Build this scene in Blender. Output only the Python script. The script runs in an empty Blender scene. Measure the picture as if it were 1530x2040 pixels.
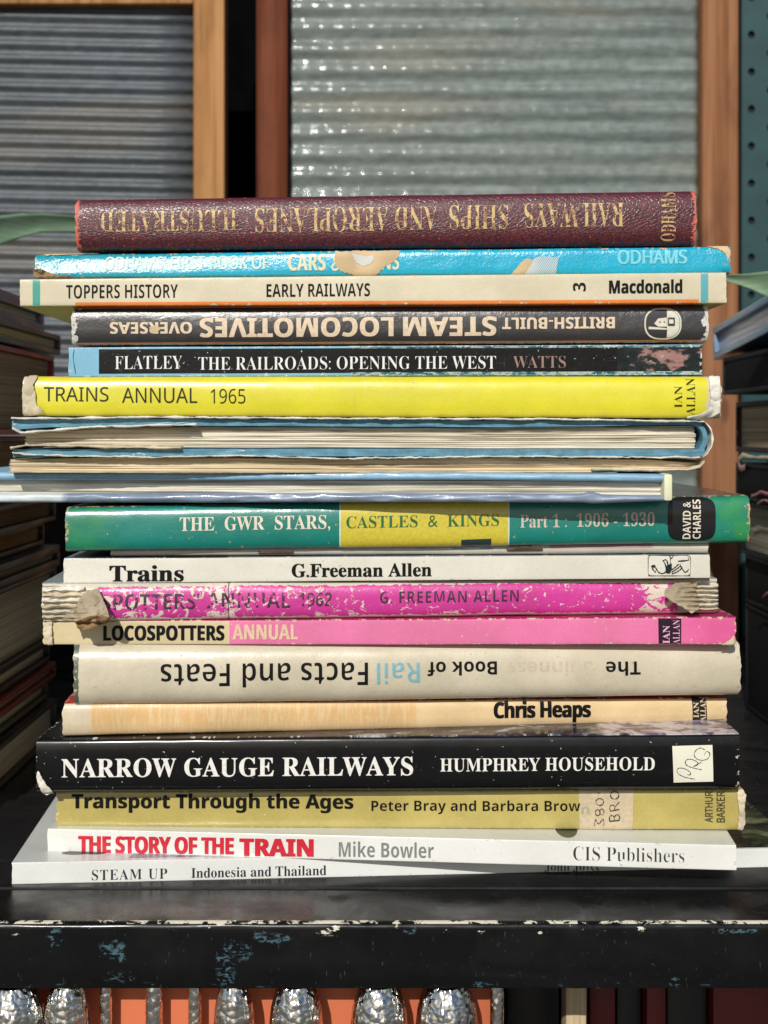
import bpy, bmesh, math, random
from mathutils import Vector, noise
from mathutils.geometry import tessellate_polygon
S = bpy.context.scene
COL = S.collection
R = math.radians
# ------------------------------------------------------------------ camera, sky, sun
F = 2540.0; CX = 765.0; HY = 860.0; ZC = 0.1598
cd = bpy.data.cameras.new('camera'); cam = bpy.data.objects.new('camera', cd); COL.objects.link(cam)
cam.location = (0, 0, ZC); cam.rotation_euler = (R(90), 0, 0)
cd.sensor_fit = 'VERTICAL'; cd.sensor_height = 36; cd.lens = F/2040*36
cd.shift_y = (HY-1020)/2040
cd.clip_start = 0.02; cd.clip_end = 500
cd.dof.use_dof = True; cd.dof.focus_distance = 0.452; cd.dof.aperture_fstop = cd.lens/2.3
S.camera = cam
SUN = Vector((-0.24, -1.0, 0.66)).normalized()
w = bpy.data.worlds.new("World"); S.world = w; w.use_nodes = True
wt = w.node_tree; bg = wt.nodes['Background']
sky = wt.nodes.new('ShaderNodeTexSky'); sky.sky_type = 'NISHITA'; sky.sun_disc = False
sky.sun_elevation = math.asin(SUN.z); sky.sun_rotation = math.atan2(SUN.x, SUN.y)
wt.links.new(sky.outputs[0], bg.inputs[0]); bg.inputs[1].default_value = 0.062
sl = bpy.data.lights.new('sun', 'SUN'); sl.energy = 3.6; sl.angle = R(0.5); sl.color = (1, .965, .90)
so = bpy.data.objects.new('sun', sl); COL.objects.link(so); so.location = SUN*3
so.rotation_euler = (-SUN).to_track_quat('-Z', 'Y').to_euler()
S.view_settings.view_transform = 'Standard'; S.view_settings.look = 'None'
S.view_settings.exposure = 0.0; S.view_settings.gamma = 1
# ------------------------------------------------------------------ helpers
def P(px, py, Y): return Vector(((px-CX)*Y/F, Y, ZC-(py-HY)*Y/F))
def lin(v): v /= 255.; return v/12.92 if v <= .04045 else ((v+.055)/1.055)**2.4
def c(r, g, b, k=1.0): return (lin(r)*k, lin(g)*k, lin(b)*k, 1)
def lerp(a, b, t): return a+(b-a)*t
def curve(pts):
    def f(x):
        if x <= pts[0][0]: return pts[0][1]
        for (x0, y0), (x1, y1) in zip(pts, pts[1:]):
            if x <= x1: return y0+(y1-y0)*(x-x0)/(x1-x0)
        return pts[-1][1]
    return f
def nz(x, y=0., z=0.): return noise.noise(Vector((x, y, z)))
def empty(name, loc, label, cat, group=None):
    o = bpy.data.objects.new(name, None); COL.objects.link(o); o.location = loc
    o['label'] = label; o['category'] = cat
    if group: o['group'] = group
    return o
def tag(o, label=None, cat=None, group=None, kind=None):
    for k, v in (('label', label), ('category', cat), ('group', group), ('kind', kind)):
        if v: o[k] = v
    return o
def wloc(p):
    l = Vector((0, 0, 0))
    while p: l += p.location; p = p.parent
    return l
def mkobj(name, verts, faces, mat, parent=None, uvs=None, smooth=True, sharp=0.7, origin=None):
    """verts in world coordinates; uvs one (u,v) per vertex"""
    org = wloc(parent) if parent else Vector((0, 0, 0))
    off = org if origin is None else origin
    me = bpy.data.meshes.new(name)
    me.from_pydata([tuple(Vector(v)-off) for v in verts], [], faces)
    if uvs:
        ul = me.uv_layers.new(name='uv')
        for lp in me.loops: ul.data[lp.index].uv = uvs[lp.vertex_index]
    if smooth:
        me.polygons.foreach_set('use_smooth', [True]*len(me.polygons)); me.set_sharp_from_angle(angle=sharp)
    if mat: me.materials.append(mat)
    me.validate(); me.update()
    o = bpy.data.objects.new(name, me); COL.objects.link(o)
    if parent: o.parent = parent
    if origin is not None: o.location = origin-org
    return o
def box(name, x0, x1, y0, y1, z0, z1, mat, parent=None, bev=0.0008, jit=0., rot=0., piv=None):
    bm = bmesh.new(); bmesh.ops.create_cube(bm, size=1)
    for v in bm.verts: v.co = Vector((lerp(x0, x1, v.co.x+.5), lerp(y0, y1, v.co.y+.5), lerp(z0, z1, v.co.z+.5)))
    if bev: bmesh.ops.bevel(bm, geom=bm.edges[:], offset=bev, segments=2, affect='EDGES', profile=.6)
    if rot:
        p = piv or Vector(((x0+x1)/2, (y0+y1)/2, 0)); cs, sn = math.cos(rot), math.sin(rot)
        for v in bm.verts:
            d = v.co-p; v.co = Vector((p.x+d.x*cs-d.y*sn, p.y+d.x*sn+d.y*cs, v.co.z))
    vs = [v.co.copy() for v in bm.verts]; fs = [[v.index for v in f.verts] for f in bm.faces]; bm.free()
    return mkobj(name, vs, fs, mat, parent, sharp=.5)
def solid(name, f, nu, nv, back, mat, parent=None, uvf=None, sharp=.7, origin=None):
    """front grid f(i/nu, j/nv) closed with a back grid displaced by back (vector or function)"""
    bk = back if callable(back) else (lambda u, v: back)
    V = []; U = []; Fc = []
    n = (nu+1)*(nv+1)
    for s in (0, 1):
        for i in range(nu+1):
            for j in range(nv+1):
                u, v = i/nu, j/nv; p = Vector(f(u, v)); V.append(p+bk(u, v) if s else p)
                U.append(uvf(u, v) if uvf else (p.x*1000, p.z*1000))
    I = lambda i, j, s=0: s*n+i*(nv+1)+j
    for i in range(nu):
        for j in range(nv):
            Fc.append((I(i, j), I(i+1, j), I(i+1, j+1), I(i, j+1)))
            Fc.append((I(i, j, 1), I(i, j+1, 1), I(i+1, j+1, 1), I(i+1, j, 1)))
    for i in range(nu):
        Fc.append((I(i, 0), I(i, 0, 1), I(i+1, 0, 1), I(i+1, 0)))
        Fc.append((I(i, nv), I(i+1, nv), I(i+1, nv, 1), I(i, nv, 1)))
    for j in range(nv):
        Fc.append((I(0, j), I(0, j+1), I(0, j+1, 1), I(0, j, 1)))
        Fc.append((I(nu, j), I(nu, j, 1), I(nu, j+1, 1), I(nu, j+1)))
    return mkobj(name, V, Fc, mat, parent, U, sharp=sharp, origin=origin)
# ------------------------------------------------------------------ material builder
class M:
    def __init__(s, name, coat=0., rough=.5, spec=.5, metal=0., trans=0., ior=1.5):
        s.m = bpy.data.materials.new(name); s.m.use_nodes = True; s.t = s.m.node_tree
        s.b = s.t.nodes['Principled BSDF']; s.out = s.t.nodes['Material Output']
        s.set('Roughness', rough); s.set('Coat Weight', coat); s.set('Coat Roughness', .12); s.set('Metallic', metal)
        s.set('Specular IOR Level', spec); s.set('Transmission Weight', trans); s.set('IOR', ior)
    def n(s, k): return s.t.nodes.new('ShaderNode'+k)
    def put(s, sock, v):
        if isinstance(v, bpy.types.NodeSocket): s.t.links.new(v, sock)
        elif v is not None: sock.default_value = v
    def set(s, k, v): s.put(s.b.inputs[k], v)
    def col(s, v): s.set('Base Color', v)
    def uv(s):
        if not hasattr(s, '_uv'):
            a = s.n('UVMap'); a.uv_map = 'uv'; x = s.n('SeparateXYZ'); s.put(x.inputs[0], a.outputs[0])
            s._uv = (a.outputs[0], x.outputs[0], x.outputs[1])
        return s._uv
    def ob(s):
        if not hasattr(s, '_ob'):
            a = s.n('TexCoord'); x = s.n('SeparateXYZ'); s.put(x.inputs[0], a.outputs['Object'])
            s._ob = (a.outputs['Object'], x.outputs[0], x.outputs[1], x.outputs[2])
        return s._ob
    def ma(s, op, a, b=0., cc=None, clamp=False):
        k = s.n('Math'); k.operation = op; k.use_clamp = clamp; s.put(k.inputs[0], a); s.put(k.inputs[1], b)
        if cc is not None: s.put(k.inputs[2], cc)
        return k.outputs[0]
    def vec(s, x, y=0., z=0.):
        k = s.n('CombineXYZ'); s.put(k.inputs[0], x); s.put(k.inputs[1], y); s.put(k.inputs[2], z); return k.outputs[0]
    def mp(s, v, sc=(1, 1, 1), loc=(0, 0, 0), rot=(0, 0, 0)):
        k = s.n('Mapping'); s.put(k.inputs[0], v); k.inputs['Scale'].default_value = sc; k.inputs['Location'].default_value = loc
        k.inputs['Rotation'].default_value = rot; return k.outputs[0]
    def no(s, v, sc=1., det=3., ro=.55, dist=0.):
        k = s.n('TexNoise'); s.put(k.inputs['Vector'], v); k.inputs['Scale'].default_value = sc
        k.inputs['Detail'].default_value = det; k.inputs['Roughness'].default_value = ro; k.inputs['Distortion'].default_value = dist
        return k.outputs[0]
    def vo(s, v, sc=1., feat='F1', out=0):
        k = s.n('TexVoronoi'); k.feature = feat; s.put(k.inputs['Vector'], v); k.inputs['Scale'].default_value = sc; return k.outputs[out]
    def ss(s, v, a, b, lo=0., hi=1.):
        k = s.n('MapRange'); k.interpolation_type = 'SMOOTHSTEP'; s.put(k.inputs[0], v)
        k.inputs[1].default_value = a; k.inputs[2].default_value = b; k.inputs[3].default_value = lo; k.inputs[4].default_value = hi
        return k.outputs[0]
    def mix(s, f, a, b, mode='MIX'):
        k = s.n('Mix'); k.data_type = 'RGBA'; k.blend_type = mode; s.put(k.inputs[0], f); s.put(k.inputs[6], a); s.put(k.inputs[7], b)
        return k.outputs[2]
    def ramp(s, v, stops):
        k = s.n('ValToRGB'); s.put(k.inputs[0], v); e = k.color_ramp.elements
        while len(e) < len(stops): e.new(.5)
        for q, (p, cc) in zip(e, stops): q.position = p; q.color = cc
        return k.outputs[0]
    def bump(s, h, st=.3, dist=.0002, coat=False):
        k = s.n('Bump'); k.inputs['Strength'].default_value = st; k.inputs['Distance'].default_value = dist; s.put(k.inputs['Height'], h)
        s.set('Normal', k.outputs[0])
        if coat: s.set('Coat Normal', k.outputs[0])
        return s
    def inb(s, x, a, b, soft=.05):
        return s.ma('MULTIPLY', s.ss(x, a-soft, a+soft), s.ss(x, b-soft, b+soft, 1., 0.))
def flat(name, col, rough=.5, var=.25, sc=300., bump=.2, coat=0., metal=0., spec=.5):
    m = M(name, coat, rough, spec, metal); o = m.ob()[0]
    n1 = m.no(o, sc*.15, 4); n2 = m.no(o, sc*3, 2)
    k = m.ss(n1, .3, .7, 1-var, 1+var*.4)
    m.col(m.mix(1., col, m.vec(k, k, k), 'MULTIPLY')); m.bump(n2, bump, .0002)
    return m.m
# ------------------------------------------------------------------ books whose spine faces us
class Book:
    def __init__(s, name, label, Lc, Rc, W, B=.0015, n=5, dent=.0003, wob=.0002, seed=0, th=.0006, rag=.0004, cat='book', lean=0., leanx=1., group='books piled flat in the central stack'):
        (xL, tL, bL, YL), (xR, tR, bR, YR) = Lc, Rc
        s.xL, s.tL, s.bL, s.YL, s.xR, s.tR, s.bR, s.YR = xL, tL, bL, YL, xR, tR, bR, YR
        s.BL = P(xL, bL, YL); s.BR = P(xR, bR, YR); s.TL = P(xL, tL, YL).z-s.BL.z; s.TR = P(xR, tR, YR).z-s.BR.z
        s.L = (s.BR-s.BL).length*1000; s.T = (s.TL+s.TR)/2*1000
        ex = (s.BR-s.BL); ex.z = 0; ex.normalize(); s.ex = ex; s.nb = Vector((-ex.y, ex.x, 0))
        s.W, s.B, s.n, s.dent, s.wob, s.seed, s.th, s.rag, s.lean, s.leanx = W, B, n, dent, wob, seed, th, rag, lean, leanx
        s.xdent = None
        s.root = empty(name, (s.BL+s.BR)/2+s.nb*W*.5, label, cat, group)
    def raw(s, u, v):
        p = s.BL.lerp(s.BR, u); T = lerp(s.TL, s.TR, u)
        wv = max(-1, min(1, 2*v-1)); out = (max(0., 1-abs(wv)**s.n))**(1/s.n)
        um, vm = u*s.L, v*s.T
        d = s.B*(1-out)
        d -= s.dent*(nz(um/34, vm/20, s.seed)+.35*nz(um/9, vm/7, s.seed+5.5))*out
        if s.lean: d += s.lean*v*max(0, 1-max(0, u-s.leanx*.4)/(s.leanx*.6))
        if s.xdent: d -= s.xdent(um, vm, u, v)
        z = s.wob*(nz(um/30, s.seed*3.1+1)+.5*nz(um/9, s.seed*3.1+7))*(.5 if v > .5 else .5)
        e = s.rag*nz(vm/2.2, s.seed*7.7+(3 if u > .5 else 0))*(1 if (u < 1e-6 or u > 1-1e-6) else 0)
        return p+Vector((0, 0, T*v+z))+s.nb*d+s.ex*e
    def at(s, u, v, lift=0.):
        p = s.raw(u, v)
        if lift:
            h = .01; a = s.raw(u, min(1, v+h))-s.raw(u, max(0, v-h)); b = s.raw(min(1, u+.004), v)-s.raw(max(0, u-.004), v)
            nn = b.cross(a); nn.normalize()
            if nn.dot(s.nb) > 0: nn = -nn
            p = p+nn*lift
        return p
    def inv(s, x, y):
        k = (x-CX)/F
        dx = s.BR.x-s.BL.x; dy = s.YR-s.YL
        u = (k*s.YL-s.BL.x)/(dx-k*dy)
        f = (x-s.xL)/(s.xR-s.xL)
        t, b = lerp(s.tL, s.tR, f), lerp(s.bL, s.bR, f)
        return u, (y-b)/(t-b)
    def um(s, x): return s.inv(x, s.bL)[0]*s.L
    def slope(s): return ((s.tR+s.bR)-(s.tL+s.bL))/2/(s.xR-s.xL)
    def cover(s, mat, name='cover', nu=170):
        vs = set([i/14 for i in range(15)]+[.004, .012, .025, .045, 1-.004, 1-.012, 1-.025, 1-.045]); vs = sorted(vs)
        dep = [s.W, s.W*.8, s.W*.6, s.W*.45, s.W*.3, s.W*.2, s.W*.12, .012, .006, .003, .001]
        prof = [('b', d) for d in dep]+[('s', v) for v in vs]+[('t', d) for d in reversed(dep)]
        npf = len(prof); V = []; U = []
        for i in range(nu+1):
            u = i/nu; T = lerp(s.TL, s.TR, u)
            for inner in (0, 1):
                for k, q in prof:
                    if k == 's':
                        v = q; vv = v
                        if inner: vv = s.th/T+(1-2*s.th/T)*v
                        p = s.raw(u, vv)+(s.nb*s.th if inner else Vector()); uvv = v*s.T
                    else:
                        top = k == 't'
                        p = s.raw(u, 1. if top else 0.)+s.nb*(q)
                        if inner: p.z += -s.th if top else s.th
                        uvv = s.T+q*1000 if top else -q*1000
                    V.append(p); U.append((u*s.L, uvv))
        I = lambda i, j, inn: i*2*npf+inn*npf+j
        Fc = []
        for i in range(nu):
            for j in range(npf-1):
                Fc.append((I(i, j, 0), I(i+1, j, 0), I(i+1, j+1, 0), I(i, j+1, 0)))
                Fc.append((I(i, j, 1), I(i, j+1, 1), I(i+1, j+1, 1), I(i+1, j, 1)))
            for j in (0, npf-1):
                Fc.append((I(i, j, 0), I(i, j, 1), I(i+1, j, 1), I(i+1, j, 0)))
        for i in (0, nu):
            for j in range(npf-1): Fc.append((I(i, j, 0), I(i, j+1, 0), I(i, j+1, 1), I(i, j, 1)))
        s.cov = mkobj(name, V, Fc, mat, s.root, U, sharp=.9)
        return s.cov
    def pages(s, mat, inset=.0015, setback=.004):
        e = inset*1000/s.L
        def f(u, v):
            uu = e+(1-2*e)*u; T = lerp(s.TL, s.TR, uu); z = s.th+.0001+(T-2*s.th-.0002)*v
            return s.BL.lerp(s.BR, uu)+Vector((0, 0, z))+s.nb*(s.B+s.th+setback*.3+.001)
        def bk(u, v): return s.nb*(s.W-.004-s.B-s.th)
        return solid('page_block', f, 8, 10, bk, mat, s.root)
    # 2D mesh in photograph pixels -> surface of the spine
    def lay(s, name, bm, mat, lift=.00018, cutx=14, cuty=None, label=None, parent=None, bold=0.):
        xs = [v.co.x for v in bm.verts]; ys = [v.co.y for v in bm.verts]
        def cut(axis, a, b, step):
            k = int((b-a)/step)
            for i in range(1, k+1):
                q = a+i*(b-a)/(k+1); co = Vector((q, 0, 0)) if axis == 0 else Vector((0, q, 0)); no_ = Vector((1, 0, 0)) if axis == 0 else Vector((0, 1, 0))
                bmesh.ops.bisect_plane(bm, geom=bm.verts[:]+bm.edges[:]+bm.faces[:], dist=1e-4, plane_co=co, plane_no=no_)
        cut(0, min(xs), max(xs), cutx)
        cut(1, min(ys), max(ys), cuty or 1.7)
        bm.verts.index_update()
        V = []; U = []
        for v in bm.verts:
            u, w_ = s.inv(v.co.x, v.co.y); w_ = max(.0, min(1., w_))
            V.append(s.at(u, w_, lift)); U.append((u*s.L, w_*s.T))
        Fc = []
        for f in bm.faces:
            ids = [v.index for v in f.verts]; a, b, c_ = V[ids[0]], V[ids[1]], V[ids[2]]
            if f.calc_area() < 1e-7: continue
            if (b-a).cross(c_-a).dot(s.nb) > 0: ids.reverse()
            Fc.append(ids)
        bm.free()
        if bold:   # heavier strokes: the same letters laid again a hair to each side
            n0, f0 = len(V), list(Fc); d = bold*s.YL/F/2; base = list(V); bu = list(U)
            for k, (sx, sz) in enumerate(((1, .5), (-1, -.5), (1, -.5), (-1, .5))):
                V += [p+s.ex*d*sx+Vector((0, 0, d*sz*.6))-s.nb*.00002*(k+1) for p in base]; U += bu
                Fc += [[i+n0*(k+1) for i in f] for f in f0]
        o = mkobj(name, V, Fc, mat, parent or s.root, U)
        if label: o['label'] = label
        return o
    def text(s, string, style, x0, x1, y0, y1, mat, rot=0, name='lettering', off=0., lift=.0002, slope=None, label=None, space=1., parent=None, bold=0.):
        x0 += bold/2; x1 -= bold/2; bm = text_bm(string, style, off, space)
        if rot == 90:
            for v in bm.verts: v.co = Vector((-v.co.y, v.co.x, 0))
        if rot == 180:
            for v in bm.verts: v.co = Vector((-v.co.x, -v.co.y, 0))
        xs = [v.co.x for v in bm.verts]; ys = [v.co.y for v in bm.verts]
        ax, bx, ay, by = min(xs), max(xs), min(ys), max(ys)
        sl_ = s.slope() if slope is None else slope; xc = (x0+x1)/2
        for v in bm.verts:
            x = x0+(v.co.x-ax)/(bx-ax)*(x1-x0); y = y1+(v.co.y-ay)/(by-ay)*(y0-y1)
            v.co = Vector((x, y+sl_*(x-xc), 0))
        return s.lay(name, bm, mat, lift, label=label, parent=parent, bold=bold)
    def poly(s, name, pts, mat, lift=.00008, jag=0., label=None, parent=None, cutx=12):
        if jag:
            out = []
            for a, b in zip(pts, pts[1:]+pts[:1]):
                k = max(1, int(math.hypot(b[0]-a[0], b[1]-a[1])/3))
                for i in range(k):
                    x, y = lerp(a[0], b[0], i/k), lerp(a[1], b[1], i/k)
                    out.append((x+jag*2*nz(x*.19, y*.19, s.seed), y+jag*2*nz(x*.19+9, y*.19, s.seed)))
            pts = out
        bm = bmesh.new(); vs = [bm.verts.new((x, y, 0)) for x, y in pts]
        for t in tessellate_polygon([[Vector((x, y, 0)) for x, y in pts]]):
            try: bm.faces.new([vs[i] for i in t])
            except ValueError: pass
        return s.lay(name, bm, mat, lift, label=label, parent=parent, cutx=cutx)
    def stroke(s, name, lines, wd, mat, lift=.0002, label=None, parent=None):
        bm = bmesh.new()
        for ln in lines:
            pts = smooth_line(ln, 5); Lf = []; Rg = []
            for i, (x, y) in enumerate(pts):
                a = pts[max(0, i-1)]; b = pts[min(len(pts)-1, i+1)]; dx, dy = b[0]-a[0], b[1]-a[1]; l = math.hypot(dx, dy) or 1
                ww = wd/2*(.8+.4*math.sin(i*.4+x))
                Lf.append(bm.verts.new((x-dy/l*ww, y+dx/l*ww, 0))); Rg.append(bm.verts.new((x+dy/l*ww, y-dx/l*ww, 0)))
            for i in range(len(pts)-1): bm.faces.new((Lf[i], Lf[i+1], Rg[i+1], Rg[i]))
        return s.lay(name, bm, mat, lift, cutx=1e9, cuty=1e9, label=label, parent=parent)
    def crumple(s, name, pts, mat, out, amp=.0008, label=None, n=26, th=.0004, seed=1.):
        """a torn piece of paper standing off the spine; pts = px polygon, out(x,y) = metres in front of the spine"""
        x0, x1 = min(p[0] for p in pts), max(p[0] for p in pts); y0, y1 = min(p[1] for p in pts), max(p[1] for p in pts)
        jp = []
        for a, b in zip(pts, pts[1:]+pts[:1]):
            k = max(1, int(math.hypot(b[0]-a[0], b[1]-a[1])/2.5))
            for i in range(k):
                x, y = lerp(a[0], b[0], i/k), lerp(a[1], b[1], i/k)
                jp.append((x+1.6*nz(x*.25, y*.25, seed), y+1.6*nz(x*.25+9, y*.25, seed)))
        bm = bmesh.new(); vs = [bm.verts.new((x, y, 0)) for x, y in jp]
        for t in tessellate_polygon([[Vector((x, y, 0)) for x, y in jp]]):
            try: bm.faces.new([vs[i] for i in t])
            except ValueError: pass
        for ax, a, b in ((0, x0, x1), (1, y0, y1)):
            k = int((b-a)/3.)
            for i in range(1, k+1):
                q = a+i*(b-a)/(k+1); co = Vector((q, 0, 0)) if ax == 0 else Vector((0, q, 0)); no_ = Vector((1, 0, 0)) if ax == 0 else Vector((0, 1, 0))
                bmesh.ops.bisect_plane(bm, geom=bm.verts[:]+bm.edges[:]+bm.faces[:], dist=1e-4, plane_co=co, plane_no=no_)
        bm.verts.index_update(); V = []; U = []
        for v in bm.verts:
            x, y = v.co.x, v.co.y
            d = out(x, y)+amp*(abs(nz(x*.045, y*.05, seed))*1.7+.55*abs(nz(x*.085+y*.05, y*.04, seed+3))+.15*abs(nz(x*.16, y*.15, seed+5)))
            u, w_ = s.inv(x, y); base = s.at(max(0, min(1, u)), max(0, min(1, w_)))
            Y = base.y-d; V.append(P(x, y, Y)); U.append((u*s.L, w_*s.T))
        Fc = []
        for f in bm.faces:
            if f.calc_area() < 1e-7: continue
            Fc.append([v.index for v in f.verts])
        bm.free(); k = len(V)
        o = mkobj(name, V, Fc, mat, s.root, U, sharp=.45)
        md = o.modifiers.new('thickness', 'SOLIDIFY'); md.thickness = th; md.offset = 0
        if label: o['label'] = label
        return o
def smooth_line(p, k):
    if len(p) < 3: return p
    q = [p[0]]+list(p)+[p[-1]]; out = []
    for i in range(1, len(q)-2):
        a, b, c_, d = q[i-1], q[i], q[i+1], q[i+2]
        for j in range(k):
            t = j/k
            out.append(tuple(.5*((2*b[m])+(-a[m]+c_[m])*t+(2*a[m]-5*b[m]+4*c_[m]-d[m])*t*t+(-a[m]+3*b[m]-3*c_[m]+d[m])*t**3) for m in (0, 1)))
    out.append(tuple(p[-1])); return out
STY = {'serif': (0x1D400, 0x1D41A, 0x1D7CE), 'sansb': (0x1D5D4, 0x1D5EE, 0x1D7EC), 'sans': (0x1D5A0, 0x1D5BA, 0x1D7E2), 'plain': None}
def text_bm(string, style, off=0., space=1.):
    st = STY[style]
    if st:
        o = ''
        for ch in string:
            if 'A' <= ch <= 'Z': o += chr(st[0]+ord(ch)-65)
            elif 'a' <= ch <= 'z': o += chr(st[1]+ord(ch)-97)
            elif ch.isdigit(): o += chr(st[2]+ord(ch)-48)
            else: o += ch
        string = o
    cu = bpy.data.curves.new('lettering', 'FONT'); cu.body = string; cu.size = 1; cu.offset = off; cu.resolution_u = 4; cu.space_character = space
    ob = bpy.data.objects.new('lettering', cu); COL.objects.link(ob)
    dg = bpy.context.evaluated_depsgraph_get(); me = bpy.data.meshes.new_from_object(ob.evaluated_get(dg))
    bm = bmesh.new(); bm.from_mesh(me)
    bpy.data.objects.remove(ob); bpy.data.curves.remove(cu); bpy.data.meshes.remove(me)
    return bm
# ------------------------------------------------------------------ book materials
def chips_mask(m, sc, thr, seed, soft=.02):
    uv = m.uv()[0]
    return m.ss(m.no(m.mp(uv, loc=(seed*13.7, seed*5.1, 0)), sc, 7, .62, .6), thr, thr+soft)
def cover_mat(b, name, base, paper=c(214, 205, 184), bands=(), top=None, bot=None, edge=.12, wv=1.2, wu=2.5, ethr=.66, chips=None, chipsc=.25,
              rough=.42, coat=.25, bmp=.25, bsc=2.5, bdist=.00015, grime=.14, tint=None, scr=.6, extra=None, coatr=.15, fade=None):
    m = M(name, coat, rough, .15 if max(base[:3]) < .01 else .5); m.set('Coat Roughness', coatr)
    uv, u, v = m.uv(); sd = b.seed
    suv = m.mp(uv, loc=(sd*13.7, sd*5.1, sd))
    col = base
    for bd in bands:
        u0, u1, cc = bd[:3]; j = bd[3] if len(bd) > 3 else 0.
        x = u if not j else m.ma('ADD', u, m.ma('MULTIPLY', m.ma('SUBTRACT', m.no(suv, .35, 5, .65), .5), j))
        f = m.inb(x, b.um(u0), b.um(u1), .08)
        if len(bd) > 4: f = m.ma('MULTIPLY', f, m.inb(v, bd[4]*b.T, bd[5]*b.T, .08))
        col = m.mix(f, col, cc)
    if extra: col = extra(m, u, v, col, suv)
    eps = .25
    if top: col = m.mix(m.ss(v, b.T-eps-.1, b.T-eps), col, top(m, u, v, suv) if callable(top) else top)
    if bot: col = m.mix(m.ss(v, eps, eps+.1, 1., 0.), col, bot(m, u, v, suv) if callable(bot) else bot)
    # grime and speckle
    g = m.ss(m.no(suv, .035, 5, .6), .32, .7, 1-grime, 1.04); g2 = m.ss(m.no(suv, .9, 4, .7), .3, .65, 1-grime*.35, 1.02)
    g = m.ma('MULTIPLY', g, g2)
    col = m.mix(1., col, m.vec(g, m.ma('MULTIPLY', g, .995), m.ma('POWER', g, 1.25)), 'MULTIPLY')
    # fine scratches and dust
    s1 = m.ss(m.no(m.mp(suv, (.05, 2.2, 1), rot=(0, 0, .05)), 1., 4, .6), .64, .72); s2 = m.ss(m.no(m.mp(suv, (1.6, .1, 1), rot=(0, 0, .5)), 1., 3, .6), .67, .74)
    sp = m.ss(m.no(suv, 2.2, 2, .5), .76, .8)
    sc_ = m.ma('MULTIPLY', m.ma('MAXIMUM', m.ma('MAXIMUM', s1, s2), sp), .22*scr)
    col = m.mix(sc_, col, paper)
    # worn edges
    dv = m.ma('MINIMUM', m.ma('ABSOLUTE', v), m.ma('ABSOLUTE', m.ma('SUBTRACT', v, b.T)))
    du = m.ma('MINIMUM', u, m.ma('SUBTRACT', b.L, u))
    ef = m.ma('MAXIMUM', m.ss(dv, 0, wv, 1., 0.), m.ss(du, 0, wu, 1., 0.))
    wn = m.ma('ADD', m.no(suv, .55, 6, .65), m.ma('MULTIPLY', ef, edge))
    wear = m.ss(wn, ethr, ethr+.02)
    if chips: wear = m.ma('MAXIMUM', wear, chips_mask(m, chipsc, chips, sd))
    pc = m.mix(m.ss(m.no(suv, 1.3, 4), .35, .7), paper, tuple(x*.72 for x in paper[:3])+(1,))
    col = m.mix(wear, col, pc)
    m.col(col)
    m.set('Roughness', m.ma('ADD', m.ma('MULTIPLY', wear, .4), m.ss(m.no(suv, .12, 5, .7), .3, .7, rough*.8, rough*1.25), clamp=True))
    m.set('Coat Weight', m.ma('MULTIPLY', m.ma('SUBTRACT', 1., wear), coat))
    h = m.ma('ADD', m.ma('MULTIPLY', m.no(suv, bsc, 4, .6), .6), m.ma('MULTIPLY', m.no(suv, bsc*.18, 3, .5), 1.2))
    h = m.ma('SUBTRACT', h, m.ma('MULTIPLY', wear, .5))
    m.bump(h, bmp, bdist, True)
    return m.m
def ink(name, col, rough=.45, coat=.2, wear=None, wearsc=.8, seed=0, metal=0., fadec=None, bmp=0.):
    m = M(name, coat, rough, metal=metal, spec=.2 if max(col[:3]) < .03 else .5); uv = m.mp(m.uv()[0], loc=(seed*13.7, seed*5.1, seed))
    k = m.ss(m.no(uv, .7, 5, .7), .3, .7, .86, 1.08); cc = m.mix(1., col, m.vec(k, k, k), 'MULTIPLY')
    if fadec: cc = m.mix(m.ss(m.no(uv, .35, 4, .6), .45, .62), cc, fadec)
    m.col(cc)
    if bmp: m.bump(m.no(uv, 1.3, 4), bmp, .0003, True)
    if wear:
        a = m.ss(m.no(uv, wearsc, 6, .65), wear, wear+.03, 1., 0.); m.set('Alpha', a)
    return m.m
def leather_like(): pass
PAPER = None
def page_mat(name, col, line=.5, hz=900.):
    m = M(name, 0, .85, .2); o, x, y, z = m.ob()
    n1 = m.no(m.vec(m.ma('MULTIPLY', x, 6.), m.ma('MULTIPLY', y, 6.), m.ma('MULTIPLY', z, hz*3.)), 1., 3, .7)
    n2 = m.no(m.vec(m.ma('MULTIPLY', x, 25.), 0., m.ma('MULTIPLY', z, hz*.5)), 1., 4, .6)
    k = m.ma('MULTIPLY', m.ss(n1, .3, .62, 1-line*.55, 1.06), m.ss(n2, .32, .6, 1-line*.35, 1.03))
    m.col(m.mix(1., col, m.vec(k, m.ma('POWER', k, 1.1), m.ma('POWER', k, 1.3)), 'MULTIPLY'))
    m.bump(n1, .6, .0003)
    return m.m
pm_white = page_mat('paper_edges_white', c(228, 222, 205), .4)
pm_cream = page_mat('paper_edges_cream', c(205, 190, 158), .7)
pm_brown = page_mat('paper_edges_brown', c(165, 140, 110), .7)
pm_grey = page_mat('paper_edges_grey', c(208, 200, 186), .6)
torn_white = flat('torn_paper_white', c(222, 218, 205), .85, .2, 700, .3)
torn_cream = flat('torn_paper_cream', c(208, 194, 166), .85, .25, 700, .3)
black_ink = ink('black_ink', c(9, 9, 9), .6, .0, wear=.73, wearsc=1.2)
white_ink = ink('white_ink', c(232, 230, 222), .4, .3)
STK = 'books piled flat in the central stack'
exec_parts = []
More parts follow.
